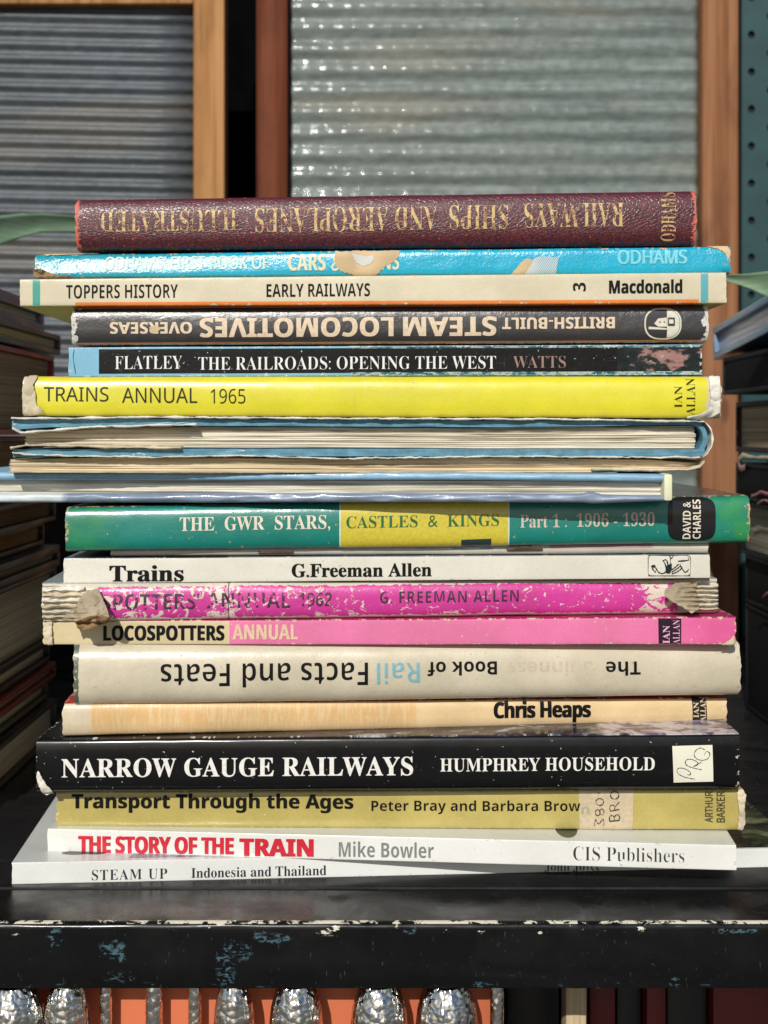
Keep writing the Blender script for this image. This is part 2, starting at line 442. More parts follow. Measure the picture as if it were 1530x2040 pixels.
# ================================================================== THE SETTING
def black_paint(name, rough=.22, base=.012, dust=.1):
    m = M(name, .0, rough, .3); o, x, y, z = m.ob()
    n1 = m.no(m.mp(o, (40, 40, 40)), 1., 6, .65, .4); st = m.no(m.mp(o, (12, 160, 60), rot=(0, 0, .35)), 1., 5, .7, .8)
    sw = m.no(m.mp(o, (25, 70, 25), rot=(0, 0, -.3)), 1., 5, .7, 1.2)
    sc1 = m.ss(m.no(m.mp(o, (1500, 60, 300), rot=(0, 0, .5)), 1., 2, .5), .70, .74); sc2 = m.ss(m.no(m.mp(o, (80, 1500, 300), rot=(0, 0, .2)), 1., 2, .5), .71, .75)
    d = m.ma('MULTIPLY', m.ma('ADD', m.ss(st, .48, .75), m.ss(sw, .5, .8)), dust, clamp=True)
    d = m.ma('ADD', d, m.ma('MULTIPLY', m.ma('MAXIMUM', sc1, sc2), .25), clamp=True)
    m.col(m.mix(d, (base, base, base*1.08, 1), c(105, 112, 118)))
    m.set('Roughness', m.ss(n1, .3, .7, rough*.6, rough*1.7))
    m.bump(m.ma('ADD', m.no(m.mp(o, (300, 300, 300)), 1., 3), m.ma('MULTIPLY', n1, .8)), .12, .0003)
    return m
def rack_front():
    m = black_paint('worn_black_paint', .26, .004, .025); o, x, y, z = m.ob()
    # white undercoat showing along the arris, blue-grey scuffs on the face below
    zf = m.ma('MULTIPLY', z, 1000.); n = m.no(m.mp(o, (140, 140, 420)), 1., 6, .7, .5)
    line = m.inb(zf, -1.8, -1.1, .1); n2 = m.no(m.mp(o, (38, 38, 38)), 1., 4, .6)
    m1 = m.ma('MULTIPLY', line, m.ss(m.ma('ADD', n, m.ma('MULTIPLY', n2, .5)), .75, .765))
    low = m.inb(zf, -5.2, -1.6, .6); m2 = m.ma('MULTIPLY', low, m.ss(m.ma('ADD', m.no(m.mp(o, (150, 150, 330), loc=(3, 1, 7)), 1., 5, .65), m.ma('MULTIPLY', n2, .42)), .86, .885))
    top = m.inb(zf, -.75, .4, .1); m3 = m.ma('MULTIPLY', top, m.ss(m.no(m.mp(o, (400, 400, 200), loc=(1, 4, 2)), 1., 4, .6), .66, .68))
    wh = m.ma('MULTIPLY', m.ma('MAXIMUM', m.ma('MAXIMUM', m1, m2), m3), m.ss(y, .4203, .4206, 1., 0.))
    tex = m.ss(m.no(m.mp(o, (420, 420, 800), rot=(0, .6, 0)), 1., 5, .7, .6), .5, .58)
    def blob(px, pz, rx, rz):
        a = m.ma('DIVIDE', m.ma('SUBTRACT', m.ma('MULTIPLY', x, 1000.), px), rx); bq = m.ma('DIVIDE', m.ma('SUBTRACT', zf, pz), rz)
        r = m.ma('SQRT', m.ma('ADD', m.ma('MULTIPLY', a, a), m.ma('MULTIPLY', bq, bq)))
        r = m.ma('ADD', r, m.ma('MULTIPLY', m.ma('SUBTRACT', m.no(m.mp(o, (200, 200, 200)), 1., 5, .7), .5), 2.2))
        return m.ss(r, .65, 1., 1., 0.)
    bl = None
    for q in SCUFFS:
        t = blob(*q); bl = t if bl is None else m.ma('MAXIMUM', bl, t)
    grey = m.ma('MULTIPLY', bl, tex)
    lo2 = m.ma('MULTIPLY', m.inb(zf, -24, -20.8, .8), m.ss(m.no(m.mp(o, (160, 160, 500)), 1., 5, .7), .6, .66))
    grey = m.ma('MULTIPLY', m.ma('MAXIMUM', grey, m.ma('MULTIPLY', lo2, .6)), .8)
    colr = m.b.inputs['Base Color'].links[0].from_socket
    colr = m.mix(grey, colr, c(78, 108, 118)); colr = m.mix(wh, colr, c(215, 208, 188)); m.col(colr)
    return m.m
YF = .418
def fpt(px, py): return (px-CX)*YF/F*1000, (ZC-(py-HY)*YF/F)*1000
SCUFFS = []
for px, py, rx, ry in ((110, 1868, 17, 28), (225, 1893, 28, 26), (228, 1945, 34, 12), (450, 1930, 20, 45), (475, 1893, 32, 24), (540, 1868, 50, 11), (815, 1852, 14, 10), (955, 1962, 16, 8), (1345, 1958, 14, 14), (1465, 1855, 50, 5)):
    a, bb = fpt(px, py); SCUFFS.append((a, bb, rx*YF/F*1000, ry*YF/F*1000))
front_mat = rack_front()
top_mat = black_paint('black_table_paint', .3, .010, .055).m
# display shelf: a top with a rounded step, a slightly lower front strip and the fascia
shelf = empty('display_shelf', (0, 0, 0), 'glossy black painted shelf with chipped front edge under the stack of books', 'shelf')
shelf['kind'] = 'structure'; del shelf['category']
def shelf_top(u, v):
    x = lerp(-.62, .62, u); y = .4475; return Vector((x, y, -.012+.012*v))
box('shelf_top', -.62, .62, .4475, 1.02, -.014, 0, top_mat, shelf, .0011)
def edge_profile(name, prof, mat, x0=-.62, x1=.62, nx=420):
    V = []; Fc = []; k = len(prof)
    for i in range(nx+1):
        x = lerp(x0, x1, i/nx)
        for j, (y, z) in enumerate(prof):
            a = .00012*nz(x*90, j*.5)+.00006*nz(x*400, j*.9); V.append(Vector((x, y+a, z-abs(a)*.5)))
    for i in range(nx):
        for j in range(k):
            Fc.append((i*k+j, i*k+(j+1) % k, (i+1)*k+(j+1) % k, (i+1)*k+j))
    Fc.append(tuple(range(k))); Fc.append(tuple(nx*k+j for j in reversed(range(k))))
    return mkobj(name, V, Fc, mat, shelf, sharp=.9)
pr = [(.4473, -.0008)]
pr += [(.4440, -.0010), (.4250, -.0012), (.4215, -.0013)]
for k in range(7): a = R(90)*k/6; pr.append((.4200-.0020*math.sin(a)-.0, -.0033+.0020*math.cos(a)))
pr += [(.4180, -.0060), (.4180, -.0140), (.4180, -.0219), (.4186, -.0229), (.4400, -.0231), (.4473, -.0231)]
edge_profile('front_strip', pr, front_mat)
def bounce_ground():  # unseen grey sheet, added to bounce light up onto the book undersides
    m = M('grey_paving', 0, .85); o = m.ob()[0]; k = m.ss(m.no(m.mp(o, (3, 3, 3)), 1., 6), .3, .7, .8, 1.1); m.col(m.mix(1., c(112, 110, 106), m.vec(k, k, k), 'MULTIPLY')); m.bump(m.no(m.mp(o, (90, 90, 90)), 1., 4), .4, .003)
    g = mkobj('ground', [(-60, -60, -.95), (60, -60, -.95), (60, 60, -.95), (-60, 60, -.95)], [(0, 1, 2, 3)], m.m, smooth=False); tag(g, kind='structure')
bounce_ground()
back = box('back_wall', -1.2, 1.2, 1.12, 1.14, -.4, .9, flat('black_backing', (.003, .003, .003, 1), 1., spec=0.), bev=0); tag(back, kind='structure')
# ------------------------------------------------------------------ the glazed doors behind
def wood(name, a, bcol, dark, seed=0):
    m = M(name, 0., .75, .18); o, x, y, z = m.ob()
    oo = m.mp(o, loc=(seed, seed*2.3, 0))
    g = m.no(m.mp(oo, (90, 90, 2.2)), 1., 5, .6, .6); g2 = m.no(m.mp(oo, (420, 420, 9)), 1., 3, .6)
    k = m.no(m.mp(oo, (30, 30, 12)), 1., 3); kn = m.ss(m.vo(m.mp(oo, (38, 38, 13)), 1.), .06, .17, 1., 0.)
    col = m.mix(m.ss(g, .35, .65), a, bcol); col = m.mix(m.ma('MULTIPLY', m.ss(g2, .52, .7), .45), col, dark)
    col = m.mix(m.ma('MULTIPLY', m.ss(k, .5, .75), .5), col, dark); col = m.mix(m.ma('MULTIPLY', kn, .55), col, dark)
    m.col(col); m.bump(g2, .25, .0004); m.set('Roughness', m.ss(g, .3, .7, .65, .85)); return m.m
wood_orange = wood('honey_wood', c(180, 134, 86), c(154, 108, 64), c(104, 66, 36), 1.)
wood_red = wood('red_brown_wood', c(112, 58, 32), c(88, 42, 22), c(46, 22, 14), 4.)
wood_pine = wood('worn_pine', c(152, 106, 74), c(126, 82, 54), c(72, 42, 28), 7.)
YW = .97
def xw(px, Y=YW): return (px-CX)*Y/F
def zw(py, Y=YW): return ZC-(py-HY)*Y/F
def glass_mat(name, base, sparkle, seed, dull, coat=.8, cr=.09):
    m = M(name, coat, .5, .3, trans=.3, ior=1.45); o, x, y, z = m.ob(); m.set('Coat Roughness', cr)
    oo = m.mp(o, loc=(seed, 0, seed))
    n = m.no(m.mp(oo, (5, 5, 60)), 1., 4, .6); n2 = m.no(m.mp(oo, (90, 90, 140)), 1., 4, .6)
    kk = m.ma('MULTIPLY', m.ss(n, .3, .7, .84, 1.1), m.ss(n2, .3, .7, .84, 1.1))
    st2 = m.no(m.mp(oo, (22, 22, 260), rot=(0, -.28, 0)), 1., 5, .7, .5); kk = m.ma('MULTIPLY', kk, m.ss(st2, .35, .68, .84, 1.18))
    colr = m.mix(1., base, m.vec(kk, kk, kk), 'MULTIPLY'); colr = m.mix(m.ma('MULTIPLY', m.ss(m.no(m.mp(oo, (4, 4, 25), loc=(5, 0, 3)), 1., 3), .5, .66), .45), colr, dull)
    m.col(colr)
    v1 = m.vo(m.mp(oo, (sparkle, sparkle, sparkle)), 1.); h = m.ma('ADD', m.ss(v1, 0., .45, 1., 0.), m.ma('MULTIPLY', m.no(m.mp(oo, (350, 350, 700), rot=(0, .25, 0)), 1., 3), .8))
    m.bump(h, .45, .0005, True); return m.m
def pane(name, parent, px0, px1, py0, py1, period, amp, tilt, mat, hammer=0.):
    x0, x1, z0, z1 = xw(px0), xw(px1), zw(py1), zw(py0); Y0 = YW+.012
    nv = int((z1-z0)/period*10); nu = 90 if hammer else 12
    def f(u, v):
        x = lerp(x0, x1, u); z = lerp(z0, z1, v); ph = (z-tilt*x)/period*2*math.pi
        d = amp*math.cos(ph)
        if hammer: d += hammer*math.cos(2*math.pi*x/.0125+.5*math.sin(ph))*math.cos(ph/2)+hammer*1.2*nz(x*60, z*200, 3)
        return Vector((x, Y0-d, z))
    return solid(name, f, nu, nv, Vector((0, .003, 0)), mat, parent, sharp=3)
def door(label, lx0, lx1, rx0, rx1, topy, boty, gx0, gx1, gy0, gy1, mats, pargs, rails):
    e = empty('glazed_door', (xw((lx0+rx1)/2), YW+.012, 0), label, 'glazed door', 'old glazed doors leaning at the back')
    for k, (a, bq, mt) in enumerate(((lx0, lx1, mats[0]), (rx0, rx1, mats[1]))):
        box('stile', xw(a), xw(bq), YW, YW+.024, .0005, zw(topy), mt, e, .0018)
    for (ya, yb) in rails:
        box('rail', xw(lx1)+.0002, xw(rx0)-.0002, YW+.002, YW+.022, zw(yb), zw(ya), mats[2], e, .0015)
    pane('ribbed_pane', e, gx0, gx1, gy0, gy1, *pargs)
    return e
gl_left = glass_mat('ribbed_grey_glass', c(98, 105, 111), 120, 2., c(135, 128, 115), .12, .3)
gl_right = glass_mat('pressed_grey_glass', c(128, 139, 134), 95, 9., c(158, 150, 130), .55, .1)
door('honey wood framed door with dark ribbed glass at the left behind the books', -560, -480, 385, 447, -160, 1278, -478, 383, 6, 905, (wood_orange, wood_orange, wood_orange), (28.2*YW/F, .0017, -.022, gl_left, 0.), ((-100, 5),))
box('kick_panel', xw(-478), xw(383), YW+.004, YW+.018, .001, zw(906), flat('black_kick_panel', (.002, .002, .002, 1), .9, spec=0.), bpy.data.objects['glazed_door'], .001)  # near-black panel closing the left door below its glass
door('red brown wood framed door with pale sparkling pressed glass behind the centre of the stack', 510, 573, 1399, 1472, -160, 1278, 575, 1397, -90, 1190, (wood_red, wood_pine, wood_red), (42.5*YW/F, .00092, .004, gl_right, .00030), ((-150, -92), (1190, 1277)))
# ------------------------------------------------------------------ green perforated board, real holes
def pegboard():
    Y = 1.0; x0 = xw(1478, Y); z0 = -.0; cw = 38*Y/F; ch = 74*Y/F; r = 7.2*Y/F
    V = []; Fc = []; ncol, nrow = 9, 20
    for i in range(ncol):
        for j in range(-1, nrow):
            cx0 = x0+i*cw; cz0 = zw(1290, Y)+j*ch+(ch/2 if i % 2 else 0); mx, mz = cx0+cw/2, cz0+ch/2
            b0 = len(V); ring = []
            for k in range(12):
                a = 2*math.pi*k/12; dx, dz = math.cos(a), math.sin(a)
                ring.append((mx+r*dx, mz+r*1.15*dz))
            sq = []
            for k in range(12):
                a = 2*math.pi*k/12; dx, dz = math.cos(a), math.sin(a); t = min(cw/2/abs(dx) if abs(dx) > 1e-6 else 9, ch/2/abs(dz) if abs(dz) > 1e-6 else 9)
                sq.append((mx+dx*t, mz+dz*t))
            cor = {}
            for rr, yy in ((ring, Y), (sq, Y), (ring, Y+.003)):
                for (a, bq) in rr: V.append(Vector((a, yy, bq)))
            cs = [(cx0+cw, cz0+ch), (cx0, cz0+ch), (cx0, cz0), (cx0+cw, cz0)]; cb = len(V)
            for a, bq in cs: V.append(Vector((a, Y, bq)))
            for k in range(12):
                k2 = (k+1) % 12
                Fc.append((b0+k, b0+12+k, b0+12+k2, b0+k2)); Fc.append((b0+24+k, b0+k, b0+k2, b0+24+k2))
                p, q = sq[k], sq[k2]
                for ci, (a, bq) in enumerate(cs):
                    if (abs(p[0]-a) < 1e-7) != (abs(q[0]-a) < 1e-7) and (abs(p[1]-bq) < 1e-7) != (abs(q[1]-bq) < 1e-7) and (abs(p[0]-a) < 1e-7 or abs(p[1]-bq) < 1e-7) and (abs(q[0]-a) < 1e-7 or abs(q[1]-bq) < 1e-7):
                        Fc.append((b0+12+k, cb+ci, b0+12+k2))
    e = empty('perforated_board', (x0+.07, Y, 0), 'dark teal perforated board at the right edge behind the stack', 'pegboard')
    mkobj('board', V, Fc, flat('teal_painted_board', c(22, 66, 68), .5, .25, 200, .1), e, smooth=False)
    box('backing', x0, x0+.136, Y+.0035, Y+.008, 0.0, .6, flat('board_shadow_side', (.01, .012, .012, 1), .9), e, 0)  # plain black board behind the holes
pegboard()
# ------------------------------------------------------------------ neighbouring stacks
def side_book(label, x0, x1, y0, y1, z0, z1, cov, pg, boards=.0022, rot=0., group='books stacked at the left', name='hardback_book', spine=None, tilt=0.):
    """closed book lying flat; x0..x1 is its height, y0..y1 its width, spine towards +y"""
    e = empty(name, ((x0+x1)/2, (y0+y1)/2, z0), label, 'book', group); piv = Vector(((x0+x1)/2, (y0+y1)/2, 0))
    ov = .0025 if pg is not blk_pages else .0005
    box('board', x0, x1, y0, y1, z1-boards, z1, cov, e, .0006, rot=rot, piv=piv)
    box('board', x0, x1, y0, y1, z0, z0+boards, cov, e, .0006, rot=rot, piv=piv)
    box('spine', x0, x1, y1-boards, y1, z0+boards+.0001, z1-boards-.0001, cov, e, .0002, rot=rot, piv=piv)
    box('page_block', x0+ov, x1-ov, y0+ov, y1-boards-.0006, z0+boards+.00015, z1-boards-.00015, pg, e, .0003, rot=rot, piv=piv)
    if tilt:
        for ch in e.children: pass
        e.rotation_euler = (tilt, 0, 0)
    return e
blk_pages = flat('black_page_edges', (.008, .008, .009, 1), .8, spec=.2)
Yl = .58
def zl(py): return ZC-(py-HY)*Yl/F
LB = [ # px at x=0: top, bottom ; right edge px offset ; cover colour, page material ; label
 (569, 640, -.178, c(124, 106, 128), None, 'dark purple book on top of the shaded stack at the left'),
 (640, 686, -.170, c(70, 60, 54), 'w', 'dark covered book with cream pages second from the top of the left stack'),
 (688, 868, -.172, c(170, 34, 30), 'b', 'thick book with a dark red board in the upper part of the left stack'),
 (870, 1003, -.178, c(105, 18, 14), 'b', 'brown paged book with dark red cover hidden below the thick red one at left'),
 (1005, 1064, -.172, c(38, 34, 32), 'b', 'dark brown book in the left stack just under the overhanging blue book'),
 (1064, 1120, -.178, c(34, 28, 26), 'c', 'thin book with orange tan page edges in the left stack'),
 (1120, 1170, -.171, c(30, 32, 38), None, 'blackish thin book under the tan paged one in the left stack'),
 (1170, 1335, -.172, c(32, 34, 36), 'g', 'thick grey paged book in the lower half of the left stack'),
 (1337, 1386, -.175, c(28, 28, 30), 'g', 'thin book with black boards under the thick grey paged book at left'),
 (1388, 1424, -.172, c(130, 24, 20), 'g', 'thin book with a dark red cover near the bottom of the left stack'),
 (1426, 1470, -.176, c(70, 74, 44), 'g', 'thin olive covered book near the bottom of the left stack'),
 (1472, 1558, -.171, c(26, 26, 28), 'g', 'black covered book at the very bottom of the left stack')]
pmd = {'w': page_mat('side_pages_cream', c(222, 200, 165), .6, 600), 'b': page_mat('side_pages_brown', c(172, 142, 112), .7, 500), 'c': page_mat('side_pages_tan', c(220, 165, 105), .6, 600), 'g': page_mat('side_pages_grey', c(205, 196, 172), .6, 500)}
for i, (t, bt, xr, cc, pg, lab) in enumerate(LB):
    z1 = zl(t); z0 = max(.0006, zl(bt)+.0004)
    if i == len(LB)-1: z0 = .0005
    cm = flat('side_cover', cc, .45, .3, 200, .2, .2)
    side_book(lab, xr-.2-.01*nz(i*3.3), xr, .505+.006*nz(i, 5), .668+.012*nz(i*2.1, 1), z0, z1, cm, pmd[pg] if pg else pmd['g'], .0025 if pg else min(.008, (z1-z0)*.35), rot=.03*nz(i*1.7, 4))
Yr = .66
def zr(py): return ZC-(py-HY)*Yr/F
RB = [(598, 692, .194, c(92, 84, 98), 'gloss', 'glossy mauve grey book with blue edges on top of the right stack'),
 (696, 779, .196, c(24, 24, 28), 'blk', 'glossy black book second from the top of the right stack'),
 (795, 905, .2035, c(60, 46, 42), 'w', 'thick book with grey brown page edges in the right stack'),
 (928, 1010, .2035, c(14, 14, 16), 'blk', 'black book with a torn pale cover edge in the right stack'),
 (1012, 1130, .206, c(12, 12, 14), 'g', 'dark book with scuffed pinkish spots low in the right stack'),
 (1132, 1240, .209, c(12, 12, 14), 'blk', 'black book near the bottom of the right stack'),
 (1242, 1328, .209, c(16, 16, 18), 'blk', 'black book at the bottom of the right stack')]
for i, (t, bt, xl, cc, pg, lab) in enumerate(RB):
    z1 = zr(t); z0 = zr(bt)+.0003
    if i == len(RB)-1: z0 = .0005
    if i == 0:
        cm = flat('blue_board', c(110, 140, 170), .35, .2, 200, .1, .6); pgm = flat('mauve_gloss', c(190, 175, 190), .3, .3, 60, .1, .7)
        e = side_book(lab, xl, xl+.2, .60, .752, z0+.004, z1-.001, cm, pgm, .004, group='books stacked at the right', tilt=-.075)
        continue
    cm = flat('side_cover', cc, .6, .3, 200, .2, 0., spec=.25)
    side_book(lab, xl, xl+.2, .60+.01*nz(i, 7), .738, z0, z1, cm, blk_pages if pg == 'blk' else pmd[pg], .0025, group='books stacked at the right')
SIDE_TORN = True
# ------------------------------------------------------------------ sage green straps
def strap(label, tops, bots, Yf, mat):
    ft, fb = curve(tops), curve(bots); a, bq = tops[0][0], tops[-1][0]
    def f(u, v):
        x = lerp(a, bq, u); Y = Yf(u); p = P(x, lerp(fb(x), ft(x), v), Y); p.y += .003*math.sin(v*3.1)+.0006*nz(u*9, v*2); return p
    o = solid('leaf_blade', f, 40, 8, Vector((0, .0008, 0)), mat, sharp=3, origin=f(.5, .5))
    return tag(o, label, 'leaf')
gm = M('sage_green_leaf', .1, .5); o_, x_, y_, z_ = gm.ob()
k_ = gm.ss(gm.no(gm.mp(o_, (12, 12, 420)), 1., 5, .7), .3, .7, .72, 1.1); gm.col(gm.mix(1., c(132, 160, 128), gm.vec(k_, k_, k_), 'MULTIPLY')); gm.bump(gm.no(gm.mp(o_, (30, 30, 900)), 1., 3), .3, .0003)
strap('sage green curved leaf blade reaching in at the left beside the maroon book', [(-150, 452), (-60, 437), (0, 429), (40, 425), (90, 425), (190, 432)], [(-150, 560), (-60, 514), (0, 487), (40, 474), (80, 462), (190, 462)], lambda u: lerp(.62, .72, u), gm.m)
strap('sage green pointed leaf blade at the right beside the cream book end', [(1405, 549), (1450, 547), (1490, 545), (1530, 540), (1620, 536)], [(1405, 556), (1450, 560), (1490, 573), (1530, 592), (1620, 640)], lambda u: lerp(.64, .58, u), gm.m)
# ================================================================== THE CENTRAL STACK, top to bottom
HB, PB = 'hardback_book', 'paperback_book'
# 1 maroon leather book --------------------------------------------------------
b = Book(HB, 'maroon leather book with worn upside down gold lettering at the very top of the stack', (150, 395, 497, .458), (1388, 377, 487, .458), .165, .0045, 2.6, .0003, .0002, 1, .0022, .0007)
def leather():
    m = M('maroon_leather', .22, .45); uv, u, v = m.uv(); m.set('Coat Roughness', .22)
    suv = m.mp(uv, loc=(3, 5, 0)); ce = m.vo(m.mp(suv, (.75, 1.15, 1)), 1., 'DISTANCE_TO_EDGE'); n = m.no(suv, .9, 5, .65, .8); n2 = m.no(suv, .05, 4)
    gr = m.ma('ADD', m.ss(ce, .0, .14), m.ma('MULTIPLY', n, 1.3))
    col = m.mix(m.ss(n2, .3, .7), c(88, 22, 32), c(108, 32, 40)); col = m.mix(m.ss(n, .42, .6, 1., 0.), col, c(58, 16, 26))
    col = m.mix(m.ss(v, b.T*.75, b.T*1.05), col, c(88, 32, 48))
    sp = m.ss(m.no(suv, 1.1, 2, .5), .77, .79); col = m.mix(sp, col, c(225, 200, 170))
    du = m.ma('MINIMUM', u, m.ma('SUBTRACT', b.L, u)); dv = m.ma('MINIMUM', m.ma('ABSOLUTE', v), m.ma('ABSOLUTE', m.ma('SUBTRACT', v, b.T)))
    wn = m.ma('ADD', m.no(suv, .7, 5, .65), m.ma('MULTIPLY', m.ss(du, 0, 2.6, 1., 0.), .26)); wn = m.ma('ADD', wn, m.ma('MULTIPLY', m.ss(dv, 0, .7, 1., 0.), .05))
    wr = m.ss(wn, .64, .67); col = m.mix(wr, col, c(196, 96, 76)); m.col(col)
    m.set('Coat Weight', m.ma('MULTIPLY', m.ma('SUBTRACT', 1., wr), .35)); m.bump(gr, .30, .00022, True); return m.m
b.cover(leather()); b.pages(pm_cream, .003)
gold = ink('worn_gold', c(206, 176, 120), .5, .0, wear=.56, wearsc=.75, seed=1, metal=.1, fadec=c(140, 100, 70), bmp=.4)
for wd, x0, x1, y0, y1 in (('RAILWAYS', 1045, 1243, 404, 453), ('SHIPS', 895, 1012, 408, 457), ('AND', 787, 871, 411, 459), ('AEROPLANES', 508, 774, 413, 462), ('ILLUSTRATED', 201, 472, 419, 461)):
    b.text(wd, 'serif', x0, x1, y0, y1, gold, 180, off=-.006)
b.text('ODHAMS', 'serif', 1317, 1347, 382, 479, gold, 90, off=0., slope=0, space=1.08)
# 2 turquoise book ----------------------------------------------------------------
b = Book(HB, 'bright turquoise laminated book with torn brown patches second from the top', (68, 505, 554, .4575), (1456, 490, 545, .4575), .19, .003, 4, .00045, .0003, 2, .0018, .0006, lean=.0024, leanx=.44)
b.cover(cover_mat(b, 'crinkled_turquoise_laminate', c(0, 172, 206), paper=c(205, 178, 140), edge=.13, wv=1.3, wu=3, coat=1., rough=.3, bmp=.6, bsc=1.1, bdist=.00045, grime=.1, coatr=.2,
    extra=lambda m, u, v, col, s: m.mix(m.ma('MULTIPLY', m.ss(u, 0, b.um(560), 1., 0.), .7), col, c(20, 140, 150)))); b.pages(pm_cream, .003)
pale = ink('pale_print', c(170, 205, 200), .35, .6, seed=2)
b.text("ODHAMS' FIRST BOOK OF", 'sans', 208, 536, 510, 537, ink('pale_worn_print', c(205, 226, 220), .6, 0., wear=.62, wearsc=.5, seed=2), off=0., bold=1.6)
cars = ink('cream_print', c(215, 215, 180), .4, .4, seed=2)
b.text('CARS', 'sansb', 574, 649, 506, 539, cars, bold=1.2); b.text('&', 'sansb', 660, 684, 508, 540, cars)
b.text('TRAINS', 'sansb', 694, 795, 506, 538, cars); b.text('ODHAMS', 'sans', 1230, 1369, 498, 525, ink('pale_blue_print', c(125, 210, 225), .35, .5, seed=2), off=0., bold=2.6)
kraft = flat('bare_board', c(208, 182, 142), .85, .2, 500, .5); bare = flat('peeled_white_layer', c(205, 205, 200), .8, .15, 500, .4)
b.poly('torn_patch', [(668, 500), (680, 503), (712, 500), (760, 501), (797, 500), (792, 514), (781, 524), (768, 530), (752, 545), (735, 549), (704, 548), (700, 545), (680, 541), (668, 528), (666, 514)], kraft, .0003, 1.2, label='torn tan patch where the laminate has peeled off')
b.poly('torn_patch', [(701, 507), (718, 509), (728, 512), (745, 509), (744, 520), (736, 527), (724, 530), (710, 524)], bare, .00042, .8, label='small white peeled spot inside the tan patch')
b.poly('torn_patch', [(1017, 546), (1028, 535), (1038, 522), (1052, 514), (1064, 520), (1060, 534), (1050, 546)], kraft, .0003, .9, label='tan torn corner of the scribbled patch')
hat = M('scribbled_patch', .1, .7); uvh, uh, vh = hat.uv(); st_ = hat.ma('SINE', hat.ma('ADD', hat.ma('MULTIPLY', uh, 9.), hat.ma('MULTIPLY', vh, 6.)))
hat.col(hat.mix(hat.ma('MULTIPLY', hat.ss(st_, .1, .9), hat.ss(uh, b.um(1050), b.um(1085))), c(196, 200, 200), c(40, 150, 175)))
b.poly('torn_patch', [(1044, 546), (1056, 531), (1064, 515), (1075, 511), (1114, 513), (1110, 527), (1108, 546)], hat.m, .0004, .7, label='pale patch hatched with fine blue strokes')
b.poly('torn_patch', [(1174, 490), (1180, 486), (1206, 488), (1200, 494), (1178, 494)], flat('green_scrap', c(60, 140, 120)), .0003, .5, label='small green scrap stuck on the upper edge')
b.poly('torn_patch', [(78, 505), (120, 500), (180, 500), (208, 501), (190, 505), (140, 506), (90, 509)], kraft, .0004, 1., label='brown worn upper edge near the left end')
b.poly('torn_patch', [(1395, 489), (1450, 492), (1457, 503), (1450, 522), (1446, 506), (1432, 496)], kraft, .0003, 1.0, label='tan worn upper right corner')
b.crumple('torn_flap', [(66, 538), (80, 536), (112, 548), (140, 549), (147, 560), (149, 572), (136, 566), (120, 558), (96, 558), (76, 556), (67, 550)], flat('brown_torn_board', c(165, 138, 100), .85, .4, 700, .7), lambda x, y: .0012+.0035*max(0, (x-100)/50), .0022, label='curled brown torn flap hanging off the lower left corner')
# 3 cream book ---------------------------------------------------------------------
b = Book(HB, 'cream book with EARLY RAILWAYS on its spine and orange underside, third from the top', (40, 556, 610, .4525), (1447, 542, 604, .4525), .20, .0012, 7, .00015, .00015, 3, .0018, .0004)
b.cover(cover_mat(b, 'cream_printed_board', c(214, 204, 176), paper=c(220, 212, 190), edge=.1, coat=.12, rough=.5, bmp=.35, bsc=1.2, bands=((65, 80, c(62, 160, 146)), (1396, 1411, c(90, 172, 180))),
    extra=lambda m, u, v, col, s: m.mix(m.ma('MULTIPLY', m.ss(v, b.T*.125, b.T*.14, 1., 0.), m.inb(u, b.um(150), b.um(1392))), col, c(232, 132, 56)), bot=lambda m, u, v, s: m.mix(m.inb(u, b.um(150), b.um(1390)), c(204, 196, 110), c(232, 128, 54)), top=c(200, 196, 160), grime=.12)); b.pages(pm_cream, .003)
b.text('TOPPERS HISTORY', 'sansb', 132, 354, 567, 594, black_ink, off=-.012); b.text('EARLY RAILWAYS', 'sansb', 531, 737, 565, 591, black_ink, off=-.006)
b.text('3', 'sansb', 1141, 1167, 563, 580, black_ink, 90, slope=0); b.text('Macdonald', 'sansb', 1213, 1359, 557, 584, black_ink, bold=1.2)
# 4 charcoal jacket -----------------------------------------------------------------
b = Book(HB, 'charcoal jacketed book with upside down cream lettering and an oval house emblem', (143, 611, 687, .4555), (1411, 602, 681, .4565), .19, .0034, 2.8, .0003, .0002, 4, .002, .0006)
b.cover(cover_mat(b, 'charcoal_jacket', c(52, 50, 52), paper=c(214, 212, 204), edge=.30, wv=.6, wu=4.5, ethr=.72, coat=1., rough=.36, bmp=.6, bsc=2., bdist=.00025, top=c(225, 190, 165), bot=c(226, 130, 60), grime=.14, coatr=.2, scr=.35, extra=lambda m, u, v, col, s: m.mix(m.ss(v, b.T*.945, b.T*.955), m.mix(m.ss(v, b.T*.045, b.T*.055, 1., 0.), col, c(226, 136, 66)), c(230, 200, 180)))); b.pages(pm_cream, .003)
beige = ink('beige_print', c(222, 200, 172), .45, .3, seed=4)
for wd, x0, x1, y0, y1, off in (('BRITISH-BUILT', 1000, 1225, 632, 655, .0), ('STEAM', 803, 989, 631, 669, .0), ('LOCOMOTIVES', 398, 784, 633, 671, .0), ('OVERSEAS', 219, 383, 642, 665, .0)):
    b.text(wd, 'sansb', x0, x1, y0, y1, beige, 180, bold=1.8 if off == 0. and wd in ('STEAM', 'LOCOMOTIVES') else 1.)
b.poly('scuff', [(298, 652), (310, 648), (322, 653), (314, 662), (302, 664)], kraft, .0003, .8)
ivory = ink('ivory_print', c(214, 210, 192), .45, .2, seed=4)
def oval(cx, cy, rx, ry, n=40, p=2.6, a0=0, a1=360):
    o = []
    for i in range(n+(a1-a0 < 360)):
        a = R(a0+(a1-a0)*i/n); ca, sa = math.cos(a), math.sin(a); o.append((cx+rx*math.copysign(abs(ca)**(2/p), ca), cy+ry*math.copysign(abs(sa)**(2/p), sa)))
    return o
